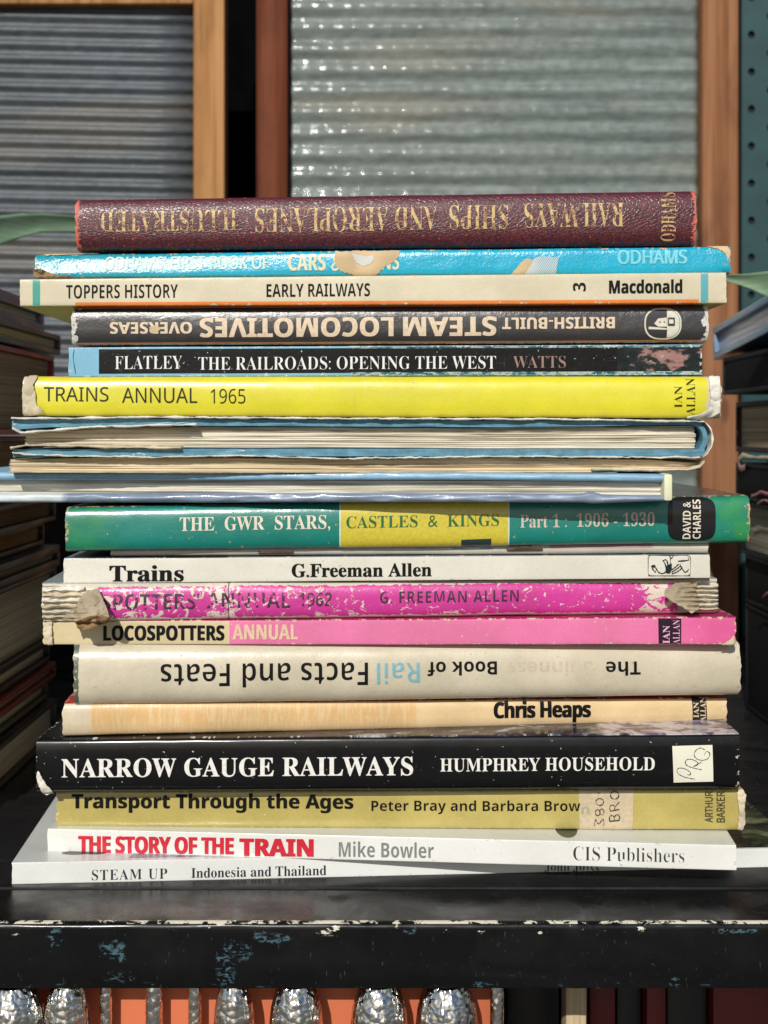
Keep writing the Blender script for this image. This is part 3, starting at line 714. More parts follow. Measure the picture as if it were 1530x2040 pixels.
charc = ink('charcoal_print', c(52, 50, 52), .4, .3, seed=4)
em = b.poly('emblem', oval(1320.5, 645, 37, 31), ivory, .00018)
b.poly('emblem_field', oval(1320.5, 645, 34, 28), charc, .00026, parent=em)
b.poly('emblem_half', [(1328.5, 618)]+[(x, y) for x, y in sorted([q for q in oval(1320.5, 645, 33, 27.4, 90) if q[0] > 1329], key=lambda q: q[1])]+[(1328.5, 672)], ivory, .00034, parent=em)
b.poly('emblem_house', [(1303, 645), (1311, 635), (1328, 633), (1328, 651), (1311, 651)], ivory, .00034, parent=em)
b.poly('emblem_window', [(1330, 633), (1344, 633), (1344, 650), (1330, 650)], charc, .00042, parent=em)
b.poly('emblem_window', [(1332, 637), (1341, 637), (1341, 645), (1332, 645)], ivory, .0005, parent=em)
b.poly('emblem_bar', [(1292, 651), (1328, 654), (1328, 657), (1292, 656)], ivory, .00034, parent=em)
for xx in (1314.5, 1323): b.poly('emblem_dot', oval(xx, 642, 1.6, 1.6, 8, 2), charc, .00042, parent=em)
# 5 blue and black paperback ---------------------------------------------------------
b = Book(PB, 'slim black spined book with a pale blue end block and white serif lettering', (137, 692, 751, .4575), (1399, 686, 747, .459), .20, .0006, 9, .00015, .00012, 5, .0016, .0003)
def photo_strip(m, u, v, col, s):
    n = m.no(m.mp(s, (.16, .4, 1)), 1., 6, .7, .5); n2 = m.no(m.mp(s, (.1, .17, 1), loc=(5, 2, 0)), 1., 6, .62)
    right = m.ramp(n2, [(.42, c(20, 26, 28)), (.52, c(34, 44, 44)), (.56, c(150, 112, 106)), (.68, c(165, 130, 122))])
    col = m.mix(m.ss(u, b.um(1229), b.um(1229)+.1), col, right)
    strip = m.ramp(n, [(.35, c(14, 40, 44)), (.47, c(50, 110, 118)), (.55, c(190, 200, 190)), (.65, c(60, 120, 130))])
    edge = m.ma('MAXIMUM', m.ss(v, b.T*.12, b.T*.12+.1, 1., 0.), m.ma('MULTIPLY', m.ss(v, b.T*.91, b.T*.91+.1), .8))
    return m.mix(m.ma('MULTIPLY', edge, m.inb(u, b.um(700), b.um(1395))), col, strip)
b.cover(cover_mat(b, 'black_and_photo_cover', c(15, 15, 16), paper=c(200, 214, 216), edge=.14, wu=2, bands=((120, 197, c(132, 186, 214)), (190, 700, c(132, 186, 210), 0., -.1, .10), (190, 700, c(132, 186, 210), 0., .93, 1.1)), extra=photo_strip, top=c(120, 160, 180), bot=c(120, 160, 180), coat=.2, rough=.45, bmp=.4, bsc=3, grime=.12, scr=.4)); b.pages(pm_white, .001)
ser = ink('white_serif_print', c(228, 228, 224), .45, .2, seed=5)
b.text('FLATLEY', 'serif', 229, 363, 709, 735, ser, off=-.012); b.text('THE RAILROADS: OPENING THE WEST', 'serif', 395, 988, 710, 736, ser, off=-.012)
b.text('WATTS', 'serif', 1022, 1127, 709, 733, ink('pinkish_print', c(150, 118, 108), .45, .2, seed=5), off=-.012)
b.stroke('crease', [[(148, 696), (146, 712), (151, 745)]], 1.2, black_ink)
# 6 yellow jacket ----------------------------------------------------------------------
b = Book(HB, 'bright yellow jacketed annual with torn pale corners and TRAINS ANNUAL 1965 in thin black letters', (45, 749, 829, .4555), (1437, 749, 833, .4555), .19, .0042, 2.9, .00035, .0002, 6, .002, .0008)
b.cover(cover_mat(b, 'glossy_yellow_jacket', c(216, 208, 44), paper=c(214, 204, 180), edge=.14, wv=.6, wu=3, coat=.6, rough=.38, bmp=.35, bsc=.8, bdist=.0002, grime=.08, scr=.3, coatr=.2,
    bands=((0, 66, c(206, 196, 176), 7.), (1408, 1500, c(206, 198, 170), 7.)))); b.pages(pm_cream, .003)
thin = ink('thin_black_print', c(40, 42, 24), .45, .2, wear=.72, seed=6)
b.text('TRAINS', 'sans', 87, 216, 771, 800, thin); b.text('ANNUAL', 'sans', 243, 393, 773, 803, thin); b.text('1965', 'sans', 420, 489, 775, 804, thin, off=-.004)
b.text('IAN', 'serif', 1343, 1359, 769, 812, thin, 90, off=-.012, slope=0); b.text('ALLAN', 'serif', 1367, 1385, 754, 826, thin, 90, off=-.012, slope=0)
b.crumple('torn_jacket_corner', [(48, 762), (60, 748), (76, 748), (66, 768), (70, 782), (72, 806), (90, 822), (60, 828), (48, 822), (44, 790)], torn_cream, lambda x, y: .0005, .0007, label='torn curled pale jacket corner at the left end')
b.crumple('torn_jacket_corner', [(1412, 749), (1434, 751), (1436, 790), (1434, 822), (1415, 835), (1386, 838), (1368, 832), (1392, 826), (1412, 815), (1416, 790)], torn_white, lambda x, y: .0006, .0008, label='torn curled white jacket corner at the right end')
b.stroke('crease', [[(698, 760), (706, 790), (704, 826)]], .9, ink('yellow_crease', c(200, 200, 120), .5), .00015)
# 7 blue boards, pages towards us ----------------------------------------------------------
cloth = M('blue_book_cloth', .05, .6); uvc, uc, vc = cloth.uv(); wv_ = cloth.ma('MULTIPLY', cloth.ma('SINE', cloth.ma('MULTIPLY', uc, 14.)), cloth.ma('SINE', cloth.ma('MULTIPLY', vc, 14.)))
k_ = cloth.ss(cloth.no(uvc, .2, 5, .7), .3, .7, .72, 1.12); cloth.col(cloth.mix(1., c(98, 150, 172), cloth.vec(k_, k_, k_), 'MULTIPLY')); cloth.bump(cloth.ma('ADD', wv_, cloth.no(uvc, 1.5, 4)), .5, .0002)
def slab(name, parent, tops, bots, Yf, W, mat, nu=220, nv=8, amp=.0002, lay=0., rnd=0., seed=0., xr=0.):
    ft, fb = curve(tops), curve(bots); a, bq = tops[0][0], tops[-1][0]
    def f(u, v):
        x = lerp(a, bq, u); Y = Yf(x) if callable(Yf) else Yf
        if rnd: Y += rnd*(1-math.sqrt(max(0, 1-abs(2*v-1)**2.5)))
        y = lerp(fb(x), ft(x), v)
        Y += amp*nz(x*.02, v*2, seed)
        if lay: Y += lay*(nz(x*.0015+.4*nz(x*.01, v*3, seed), v*nv*.9+seed)+.5*nz(x*.004, v*nv*2.1, seed+4))
        xo = xr*nz(v*nv*.7, seed)*(1 if u < .004 or u > .996 else 0)
        return P(x+xo, y, Y)
    return solid(name, f, nu, nv, Vector((0, W, 0)), mat, parent, sharp=.8)
def torn_edge(name, parent, pts, wd, Yf, mat, amp=1.4, seed=0., depth=.004, curl=.001, label=None):
    """the ragged edge of a paper jacket: a thin wavy strip that leans outwards; pts = px centre line"""
    fc = curve(pts); a, bq = pts[0][0], pts[-1][0]; n = int((bq-a)/3)
    def f(u, v):
        x = lerp(a, bq, u); Y = (Yf(x) if callable(Yf) else Yf)
        y = fc(x)+amp*nz(x*.018, seed)+amp*.6*nz(x*.09, seed+2)
        ww = wd*(.75+.7*nz(x*.03, seed+8)+.35*nz(x*.2, seed+4))
        return P(x, y-ww*(v-.5), Y-curl*math.sin(v*3.1)+.0004*nz(x*.05, seed+v))
    o = solid(name, f, n, 4, Vector((0, depth, 0)), mat, parent, sharp=3)
    if label: o['label'] = label
    return o
e = empty(HB, P(700, 912, .53), 'blue cloth book lying with its page edges towards us under the yellow annual', 'book', STK)
slab('cover_board', e, [(24, 838), (200, 834), (600, 836), (1000, 838), (1398, 838)], [(26, 856), (100, 851), (300, 848), (600, 849), (1000, 851), (1398, 846)], .4545, .185, cloth.m, amp=.0006, seed=1)
slab('page_block', e, [(50, 858), (200, 852), (600, 851), (1000, 853), (1384, 848)], [(52, 890), (400, 891), (900, 893), (1388, 893)], lambda x: .4575+.00006*max(0, x-1370)**1.2*.3, .178, page_mat('cream_page_edges', c(226, 218, 200), .65, 1500), nu=260, nv=34, lay=.0009, seed=3.3, xr=6)
slab('cover_board', e, [(26, 895), (400, 894), (900, 894), (1404, 895)], [(28, 911), (400, 909), (900, 909), (1404, 908)], .4540, .185, cloth.m, amp=.0005, seed=5)
# its rounded blue spine at the right end
def spine_end(u, v):
    a = lerp(-.95, .95, v)*math.pi/2; zc0 = P(0, 873, .4545).z; rz = .0058; xx = xw(1386, .4545)+.0042*math.cos(a)
    return Vector((xx-.0016*(1-u), .4545+.0003*nz(v*3, u), zc0+rz*math.sin(a)*(1-.12*(1-u))))
solid('spine', spine_end, 3, 18, Vector((0, .185, 0)), cloth.m, e)
torn_edge('jacket_edge', e, [(22, 832), (60, 834), (300, 831), (700, 834), (1100, 835), (1404, 840)], 5.5, .4528, torn_white, 1.5, 1.1, .02)
torn_edge('jacket_edge', e, [(24, 853), (40, 862), (100, 858), (180, 850), (390, 846)], 7, .4520, torn_white, 1.6, 2.7, .01, label='torn white jacket flap drooping over the page edges at the left')
torn_edge('jacket_edge', e, [(20, 893), (50, 887), (200, 890), (360, 892)], 7, .4522, torn_cream, 1.3, 4.4, .02)
torn_edge('jacket_edge', e, [(24, 902), (60, 906), (260, 911), (480, 908), (680, 914), (1000, 909), (1250, 911), (1396, 911)], 4.5, .4528, torn_white, 2.0, 5.9, .02)
def jk(u, v):
    a = lerp(-1.02, 1.02, v)*math.pi/2; zc0 = P(0, 874, .4535).z
    return Vector((xw(1390, .4535)+(.0050+.0006*u)*math.cos(a)+.0004*nz(v*9, u*2), .4535+.0008*nz(v*7, 4), zc0+.0068*math.sin(a)+.0003*nz(v*12)))
solid('jacket_spine', jk, 2, 26, Vector((0, .185, 0)), torn_white, e)
# ragged cover edge of a book in the right hand stack
rb = [o for o in bpy.data.objects if o.get('label', '').startswith('black book with a torn pale')][0]
torn_edge('torn_cover_edge', rb, [(1470, 918), (1480, 908), (1495, 912), (1530, 914), (1640, 918)], 12, lambda x: .2028*F/(x-CX), torn_cream, 2.5, 12.3, .0008, .002)
torn_edge('torn_cover_edge', rb, [(1471, 925), (1476, 935), (1484, 931)], 14, lambda x: .2026*F/(x-CX), flat('pinkish_torn_paper', c(190, 150, 140), .8), 2., 15.3, .0008, .002)
for xa, ya, ln, sd in ((1496, 990, 40, 3.), (1508, 1004, 30, 8.), (1518, 1190, 24, 5.)):
    torn_edge('paper_scrap', rb, [(xa, ya), (xa+ln/2, ya-9), (xa+ln, ya-4)], 9, lambda x: .2020*F/(x-CX), flat('pinkish_torn_paper', c(176, 120, 128), .8), 3., sd, .0008, .002)
# 8 coverless paper-edged book -------------------------------------------------------------
e = empty(PB, P(700, 942, .53), 'limp tan paged book without stiff boards, page edges outward between the blue books', 'book', STK)
slab('page_block', e, [(20, 915), (300, 911), (700, 914), (1000, 912), (1300, 916), (1396, 923)], [(16, 940), (400, 941), (900, 940), (1300, 940), (1398, 936)], lambda x: .4560+.003*max(0, (x-1340)/60)**2, .18, page_mat('tan_page_edges', c(222, 206, 176), .65, 1400), nu=260, nv=24, lay=.0008, seed=7.7, xr=5)
torn_edge('cover_edge', e, [(1180, 934), (1280, 936), (1370, 936), (1395, 930), (1404, 920)], 8, .4530, torn_cream, .6, 9.1, .16, label='pale cover curling up round the right end')
torn_edge('cover_edge', e, [(16, 941), (400, 942), (900, 941), (1230, 941)], 2.2, .4545, torn_cream, .4, 9.9, .16)
# 9 pale blue book --------------------------------------------------------------------------
e = empty(HB, P(640, 1000, .53), 'large pale blue covered book overhanging at the left, lying with its page edges towards us', 'book', STK)
Yn = lambda x: lerp(.4617, .4462, (x+90)/1430)
pale_blue = M('pale_blue_cover', .3, .45); uvp, up_, vp = pale_blue.uv(); kp = pale_blue.ss(pale_blue.no(uvp, .15, 5, .6), .3, .7, .85, 1.06)
pale_blue.col(pale_blue.mix(1., c(136, 178, 205), pale_blue.vec(kp, kp, kp), 'MULTIPLY')); pale_blue.bump(pale_blue.no(uvp, .5, 4), .25, .0003, True)
low_blue = M('grey_blue_jacket', .3, .4); uvp, up_, vp = low_blue.uv(); kp = low_blue.ss(low_blue.no(uvp, .15, 5, .6), .3, .7, .85, 1.06)
lb = low_blue.mix(low_blue.ss(low_blue.ma('ADD', up_, low_blue.ma('MULTIPLY', low_blue.no(uvp, .3, 4), 6.)), -114, -111, 0., 1.), c(205, 216, 222), c(126, 142, 165))
low_blue.col(low_blue.mix(1., lb, low_blue.vec(kp, kp, kp), 'MULTIPLY')); low_blue.bump(low_blue.no(uvp, .5, 4), .3, .0003, True)
slab('cover_board', e, [(-90, 939), (400, 941), (900, 941), (1322, 945)], [(-90, 957), (400, 957), (900, 956), (1322, 960)], Yn, .21, pale_blue.m, amp=.0003, rnd=.0012, seed=1.5)
slab('page_block', e, [(-90, 957), (400, 957), (900, 957), (1316, 960)], [(-90, 985), (400, 984), (900, 984), (1318, 987)], lambda x: Yn(x)+.0042, .2, page_mat('pale_page_edges', c(228, 224, 212), .65, 1500), nu=240, nv=28, lay=.0007, seed=11.3, xr=4)
slab('cover_board', e, [(-90, 984), (400, 983), (900, 983), (1160, 984), (1180, 980), (1200, 985), (1322, 988)], [(-90, 1001), (400, 1001), (900, 1000), (1160, 1001), (1180, 1003), (1322, 998)], Yn, .21, low_blue.m, amp=.0006, rnd=.0014, seed=8.5)
box('spine', xw(1322, .4460), xw(1340, .4460), .4456, .6550, zw(998, .4460), zw(944, .4460), flat('cream_cover_end', c(218, 216, 182), .6, .2, 400, .3), e, .0011)
# 10 green jacket --------------------------------------------------------------------------
b = Book(HB, 'deep green jacketed book with a yellow title band and black rounded publisher patch', (130, 1011, 1100, .458), (1494, 987, 1082, .4610), .17, .0042, 3.2, .00035, .0002, 10, .002, .0007)
def greens(m, u, v, col, s):
    f = m.ma('MAXIMUM', m.ss(u, 0, 26, 1., 0.), m.ss(u, b.L-18, b.L-8)); n = m.ss(m.no(s, .12, 4), .35, .65, .3, 1.)
    return m.mix(m.ma('MULTIPLY', f, n), col, c(40, 142, 82))
b.cover(cover_mat(b, 'green_jacket', c(6, 124, 112), paper=c(190, 165, 120), edge=.17, wv=.4, wu=2.2, extra=greens, coat=.8, rough=.34, bmp=.35, bsc=1.3, bdist=.0002, grime=.12, scr=.5, coatr=.16, top=c(74, 80, 76))); b.pages(pm_cream, .003)
wh = ink('ivory_band_edge', c(215, 212, 190), .4, .6, seed=10)
b.poly('title_band', [(676, 1002), (1015, 998), (1015, 1088), (676, 1092)], wh, .00006)
b.poly('title_band', [(679, 1002), (1012, 998), (1012, 1088), (679, 1092)], ink('mustard_band', c(204, 188, 58), .38, .7, seed=10), .00013, label='mustard yellow band behind the words CASTLES and KINGS')
b.poly('picture_corner', [(919, 1075), (979, 1073), (979, 1092), (919, 1094)], ink('dark_picture', c(40, 58, 60), .4, .5, seed=10), .0002)
sg = ink('ivory_serif_print', c(224, 214, 196), .4, .5, seed=10)
b.text('THE  GWR  STARS,', 'serif', 358, 658, 1028, 1060, sg); b.text('CASTLES  &  KINGS', 'serif', 690, 994, 1026, 1050, ink('green_print', c(16, 96, 50), .4, .5, seed=10), lift=.0003, off=-.006)
b.text('Part 1 :  1906 - 1930', 'serif', 1036, 1304, 1022, 1050, ink('pinkish_serif_print', c(206, 186, 172), .4, .5, seed=10))
b.poly('publisher_patch', oval(1378, 1034, 48, 43, 44, 4.5), ink('black_patch', c(26, 27, 28), .3, .6, seed=10), .0001, label='black rounded patch behind the publisher name')
b.text('DAVID &', 'sansb', 1360, 1376, 1000, 1073, sg, 90, lift=.0003, slope=0); b.text('CHARLES', 'sansb', 1380, 1396, 996, 1073, sg, 90, lift=.0003, slope=0)
# 11 stapled booklet ------------------------------------------------------------------------
b = Book('stapled_booklet', 'thin stapled booklet with rust brown staples squeezed under the green book', (220, 1092, 1108, .463), (1411, 1080, 1103, .465), .17, .0016, 2, .0004, .0003, 11, .0004, .0004, 'booklet')
def bk_pic(m, u, v, col, s):
    n = m.no(m.mp(s, (.1, .6, 1)), 1., 5, .7); cc = m.ramp(n, [(.4, c(150, 130, 140)), (.5, c(190, 180, 180)), (.6, c(70, 140, 165))])
    col = m.mix(m.ma('MULTIPLY', m.inb(u, b.um(890), b.um(1095), 1.), m.ss(v, b.T*.5, b.T*.65)), col, m.mix(m.ss(n, .45, .5), c(40, 130, 165), c(200, 200, 195)))
    col = m.mix(m.ma('MULTIPLY', m.inb(u, b.um(1095), b.um(1300), 1.), m.ss(v, b.T*.45, b.T*.6)), col, c(176, 142, 150))
    return m.mix(m.ma('MULTIPLY', m.inb(u, b.um(225), b.um(880), 2.), m.ma('MULTIPLY', m.ss(v, b.T*.4, b.T*.6), .6)), col, cc)
b.cover(cover_mat(b, 'booklet_cover', c(200, 196, 180), edge=.1, extra=bk_pic, coat=.4, rough=.4)); b.pages(pm_white, .0008)
rust = flat('rusty_staple', c(92, 62, 44), .5, .4, 900, .4, 0, .3)
def wire(name, pts, r, mat, parent):
    V = []; Fc = []; k = 8
    for i, p in enumerate(pts):
        d = (pts[min(i+1, len(pts)-1)]-pts[max(0, i-1)]).normalized(); a = d.cross(Vector((0, .3, 1))).normalized(); q = d.cross(a)
        for j in range(k): V.append(p+(a*math.cos(j*6.2832/k)+q*math.sin(j*6.2832/k))*r)
    for i in range(len(pts)-1):
        for j in range(k): Fc.append((i*k+j, i*k+(j+1) % k, (i+1)*k+(j+1) % k, (i+1)*k+j))
    Fc.append(tuple(reversed(range(k)))); Fc.append(tuple((len(pts)-1)*k+j for j in range(k)))
    return mkobj(name, V, Fc, mat, parent)
for x0, x1, y in ((516, 584, 1100), (1010, 1080, 1094)):
    u0, w0 = b.inv(x0, y); u1, w1 = b.inv(x1, y-.5)
    pts = [b.at(u0, w0, -.001)]+[b.at(lerp(u0, u1, t), lerp(w0, w1, t), .0006) for t in (0.02, .1, .3, .5, .7, .9, .98)]+[b.at(u1, w1, -.001)]
    wire('staple', pts, .0005, rust, b.root)
# 12 white Trains ---------------------------------------------------------------------------
b = Book(PB, 'white book with Trains in bold black serif letters and a small boxed rider emblem', (127, 1112, 1162, .460), (1414, 1104, 1152, .4660), .175, .0007, 8, .0002, .00015, 12, .0006, .0003)
b.cover(cover_mat(b, 'white_laminated_card', c(222, 218, 204), paper=c(200, 196, 184), edge=.07, coat=.35, rough=.4, bmp=.25, bsc=1., grime=.1, scr=.15, top=lambda m, u, v, s: m.mix(m.inb(u, 5, 60, 3.), c(120, 130, 140), c(58, 60, 64)))); b.pages(pm_white, .0004)
b.text('Trains', 'serif', 218, 366, 1126, 1158, black_ink, off=0., bold=1.6); b.text('G.Freeman Allen', 'serif', 581, 860, 1122, 1149, black_ink, off=0., bold=1.0)
bi = ink('emblem_black', c(30, 42, 40), .4, .2)
def rrect(x0, y0, x1, y1, r, t):
    o = []
    for (cx, cy, a0) in ((x1-r, y0+r, -90), (x1-r, y1-r, 0), (x0+r, y1-r, 90), (x0+r, y0+r, 180)):
        for k in range(6): a = R(a0+90*k/5); o.append((cx+r*math.cos(a), cy+r*math.sin(a)))
    return o+[o[0]]
b.stroke('emblem_frame', [rrect(1291, 1106.5, 1375, 1147, 6, 1)], 1.4, bi)
b.stroke('emblem', [[(1297, 1127), (1301, 1135), (1306, 1140)], [(1304, 1128), (1312, 1140), (1322, 1142), (1327, 1134), (1324, 1122), (1320, 1116)], [(1320, 1118), (1325, 1115), (1329, 1119), (1330, 1130), (1326, 1141)], [(1334, 1108), (1337, 1112), (1341, 1108)],
    [(1335, 1112), (1335, 1125), (1331, 1142)], [(1336, 1136), (1345, 1130), (1352, 1123)], [(1337, 1140), (1347, 1134), (1356, 1127)], [(1338, 1143), (1349, 1139), (1358, 1132)], [(1350, 1118), (1371, 1116), (1370, 1110)], [(1354, 1124), (1364, 1140), (1372, 1134)]], 2.6, bi)
b.poly('emblem', [(1328, 1126), (1338, 1122), (1338, 1134), (1334, 1143), (1327, 1142)], bi, .0002); b.poly('emblem', oval(1302, 1128, 4, 3, 12, 2), bi, .0002)
# 13 magenta annual --------------------------------------------------------------------------
b = Book(HB, 'battered magenta annual with flaking spine, curled torn paper and frayed page folds at both ends', (82, 1163, 1241, .4565), (1432, 1154, 1223, .4700), .17, .0042, 2.8, .0004, .0005, 13, .0022, .0012)
def fold(um, vm, u, v):
    e_ = max(0, 1-um/17.)+max(0, 1-(b.L-um)/17.)
    lay = .5+.5*math.sin(vm*3.6+1.4*nz(um*.2, vm*.3)+.6)
    inner = 1-abs(2*v-1)**3
    return (-.0038*min(1, e_*2.)*inner+.0022*min(1, e_*2)*lay*inner+.0007*min(1, e_*2)*nz(um*.5, vm*.9, 2))+(-.0006*math.exp(-((um-b.um(455))/.45)**2))
b.xdent = fold
def mag(m, u, v, col, s):
    # magenta only between the frayed ends; long upper and lower edges rubbed to white
    j = m.ma('MULTIPLY', m.ma('SUBTRACT', m.no(s, .45, 6, .7), .5), 9.)
    a = m.inb(m.ma('ADD', u, j), b.um(198), b.um(1352), .1)
    jv = m.ma('MULTIPLY', m.ma('SUBTRACT', m.no(m.mp(s, loc=(4, 9, 2)), .5, 6, .7), .5), 2.6)
    q = m.inb(m.ma('ADD', v, jv), b.T*.085, b.T*.90, .05)
    col = m.mix(m.ma('MULTIPLY', a, q), c(210, 202, 182), col)
    near = m.ma('MAXIMUM', m.ss(m.ma('ABSOLUTE', m.ma('SUBTRACT', u, b.um(445))), 1., 9., 1., 0.), m.ma('MAXIMUM', m.ss(m.ma('ABSOLUTE', m.ma('SUBTRACT', u, b.um(1310))), 2., 10., 1., 0.), m.ma('MULTIPLY', m.ss(u, b.um(380), b.um(620), 1., 0.), .45)))
    fl = m.ss(m.ma('ADD', m.no(m.mp(s, (1, 1.3, 1), loc=(8, 8, 0)), .24, 8, .66, 1.2), m.ma('MULTIPLY', near, .13)), .60, .615)
    cr = m.ss(m.ma('ABSOLUTE', m.ma('SUBTRACT', m.ma('ADD', u, m.ma('MULTIPLY', j, .08)), b.um(455))), .12, .3, 1., 0.)
    col = m.mix(fl, col, c(218, 208, 190)); return m.mix(m.ma('MULTIPLY', cr, .8), col, c(60, 55, 50))
b.cover(cover_mat(b, 'flaking_magenta_jacket', c(206, 56, 150), paper=c(215, 204, 184), edge=.08, wv=1.5, extra=mag, coat=.5, rough=.42, bmp=.5, bsc=1.2, bdist=.0002, chips=.74, chipsc=.5, grime=.12, top=c(150, 165, 170)), nu=240); b.pages(pm_cream, .002)
pk = ink('dark_plum_print', c(62, 34, 58), .5, .2, wear=.53, wearsc=.42, seed=13)
b.text("SPOTTERS'", 'sansb', 203, 396, 1183, 1214, pk, off=-.01); b.text('ANNUAL', 'sansb', 412, 578, 1181, 1211, pk, off=-.01); b.text('1962', 'sansb', 596, 661, 1180, 1207, pk, off=-.012)
b.text('G. FREEMAN ALLEN', 'sansb', 757, 1033, 1177, 1200, ink('plum_print', c(58, 30, 52), .5, .2, wear=.58, wearsc=.42, seed=13), off=-.01, space=1.1)
kr = flat('dry_torn_paper', c(182, 166, 138), .85, .3, 500, .35)
b.crumple('torn_curl', [(129, 1226), (150, 1208), (160, 1192), (174, 1176), (196, 1172), (206, 1196), (214, 1214), (219, 1234), (196, 1240), (180, 1247), (160, 1253), (150, 1240), (150, 1236), (130, 1236)], kr, lambda x, y: .0015+.0105*max(0, min(1, (y-1172)/70)), .0014, label='curled flap of torn tan paper sticking out at the left end', th=.0003)
b.crumple('torn_curl', [(150, 1238), (176, 1228), (200, 1226), (220, 1230), (214, 1240), (190, 1248), (166, 1256), (154, 1250)], flat('rusty_torn_paper', c(150, 118, 78), .85, .5, 600, .8), lambda x, y: .0125, .002, n=10, label='rusty edged lower lip of the left curl')
b.crumple('torn_curl', [(1324, 1176), (1345, 1162), (1372, 1160), (1390, 1158), (1386, 1176), (1394, 1196), (1393, 1214), (1378, 1222), (1360, 1210), (1335, 1196), (1325, 1188)], kr, lambda x, y: .001+.009*max(0, min(1, (y-1160)/60)), .0014, label='curled flap of torn tan paper sticking out at the right end', seed=4., th=.0003)
# frayed page folds showing at both ends
for xa, xb, yt, yb in ((84, 168, 1168, 1236), (1378, 1431, 1164, 1218)):
    for k in range(6):
        y0 = lerp(yt, yb, (k+.5)/6); sd = k*1.7+xa
        def f(u, v, y0=y0, sd=sd, xa=xa, xb=xb):
            x = lerp(xa+3*nz(sd), xb, u); uu, ww = b.inv(x, y0+(v-.5)*10); p = b.at(max(0.001, min(.999, uu)), max(.02, min(.98, ww)))
            return P(x, y0+(v-.5)*(8+2*nz(x*.06, sd))+2.6*nz(x*.05, sd+3), p.y-.0006-.0012*math.sin(v*math.pi)+.0007*nz(x*.12, v*2, sd))
        solid('page_fold', f, 26, 6, Vector((0, .002, 0)), torn_cream if k % 2 else torn_white, b.root, sharp=3)
# 14 pink annual -----------------------------------------------------------------------------
b = Book(HB, 'pink book with a cream left end reading LOCOSPOTTERS ANNUAL', (87, 1238, 1284, .4600), (1465, 1229, 1284, .4640), .18, .0008, 8, .0002, .0003, 14, .002, .0010)
b.cover(cover_mat(b, 'pink_and_cream_board', c(226, 118, 164), paper=c(212, 196, 160), bands=((60, 457, c(208, 192, 150)),), edge=.12, wu=4, coat=.2, rough=.5, bmp=.3, bsc=1.2, grime=.12, scr=.3,
    extra=lambda m, u, v, col, s: m.mix(m.ma('MULTIPLY', m.ss(u, b.um(1250), b.L), .55), col, c(226, 60, 142)), top=c(170, 20, 96))); b.pages(pm_cream, .003)
b.text('LOCOSPOTTERS', 'sansb', 206, 447, 1246, 1276, black_ink, off=0., bold=1.6); b.text('ANNUAL', 'sansb', 463, 594, 1244, 1274, ink('cream_letters', c(222, 190, 160), .45, .2, seed=14), off=.0, bold=1.4)
b.poly('publisher_patch', [(1311, 1232), (1357, 1232), (1357, 1284), (1312, 1284)], ink('plum_black_patch', c(44, 26, 44), .45, .2, seed=14), .0001)
lp = ink('light_pink_print', c(226, 170, 196), .45, .2, seed=14)
b.text('IAN', 'serif', 1320, 1334, 1246, 1282, lp, 90, lift=.0003, slope=0); b.text('ALLAN', 'serif', 1340, 1354, 1235, 1283, lp, 90, lift=.0003, slope=0, off=-.01)
b.crumple('worn_corner', [(86, 1240), (104, 1238), (103, 1262), (106, 1284), (92, 1285), (86, 1262)], torn_cream, lambda x, y: .0004, .0009, n=8, label='crushed pale corner at the left end')
b.crumple('worn_corner', [(1438, 1284), (1452, 1276), (1462, 1266), (1465, 1280), (1455, 1287)], torn_cream, lambda x, y: .0004, .0008, n=8)
# 15 thick cream -------------------------------------------------------------------------------
b = Book(HB, 'thick cream book with upside down black letters and one pale blue word, rounded spine', (146, 1286, 1409, .4560), (1476, 1280, 1389, .4690), .17, .0060, 2.5, .0003, .0003, 15, .0022, .0008)
b.cover(cover_mat(b, 'cream_jacket', c(206, 196, 172), paper=c(190, 176, 146), edge=.12, wv=.8, wu=2.5, coat=.7, rough=.4, bmp=.4, bsc=1.6, bdist=.00018, grime=.14, scr=.3, coatr=.22, bands=((140, 156, c(88, 98, 84), 2.),), top=c(190, 184, 160))); b.pages(pm_cream, .003)
for wd, x0, x1, y0, y1, mt in (('The', 1207, 1276, 1318, 1346, black_ink), ('Book of', 851, 990, 1318, 1346, black_ink), ('Rail', 751, 836, 1320, 1362, ink('pale_blue_letters', c(118, 172, 186), .45, .3, seed=15)), ('Facts and Feats', 320, 733, 1321, 1369, black_ink)):
    b.text(wd, 'sansb' if wd in ('The', 'Book of') else 'sansb', x0, x1, y0, y1, mt, 180, off=-.0 if wd in ('The', 'Book of') else -.014)
b.text('Guinness', 'sansb', 1012, 1186, 1318, 1346, ink('erased_ghost_print', c(198, 184, 158), .6, .2, seed=15), 180, lift=.00008)
# 16 buff -----------------------------------------------------------------------------------------
b = Book(HB, 'buff coloured book with a faded orange title and Chris Heaps in condensed black letters', (125, 1401, 1468, .4590), (1448, 1391, 1441, .4770), .17, .0028, 3.2, .0003, .0003, 16, .002, .0008)
def faded(m, u, v, col, s):
    n = m.no(m.mp(s, (.9, .12, 1)), 1., 4, .6); f = m.ma('MULTIPLY', m.inb(u, b.um(183), b.um(830), .5), m.ss(n, .38, .55))
    col = m.mix(m.ma('MULTIPLY', f, .55), col, c(216, 164, 96))
    lo = m.ss(m.ma('ADD', v, m.ma('MULTIPLY', m.no(s, .06, 3), 3.)), b.T*.45, b.T*.55, 1., 0.); return m.mix(m.ma('MULTIPLY', lo, .35), col, c(204, 176, 140))
b.cover(cover_mat(b, 'buff_jacket', c(222, 194, 146), paper=c(222, 208, 178), edge=.1, wu=5, extra=faded, coat=.5, rough=.42, bmp=.4, bsc=1.3, grime=.12, bands=((100, 182, c(214, 200, 172), 6.),), top=c(190, 60, 40))); b.pages(pm_cream, .003)
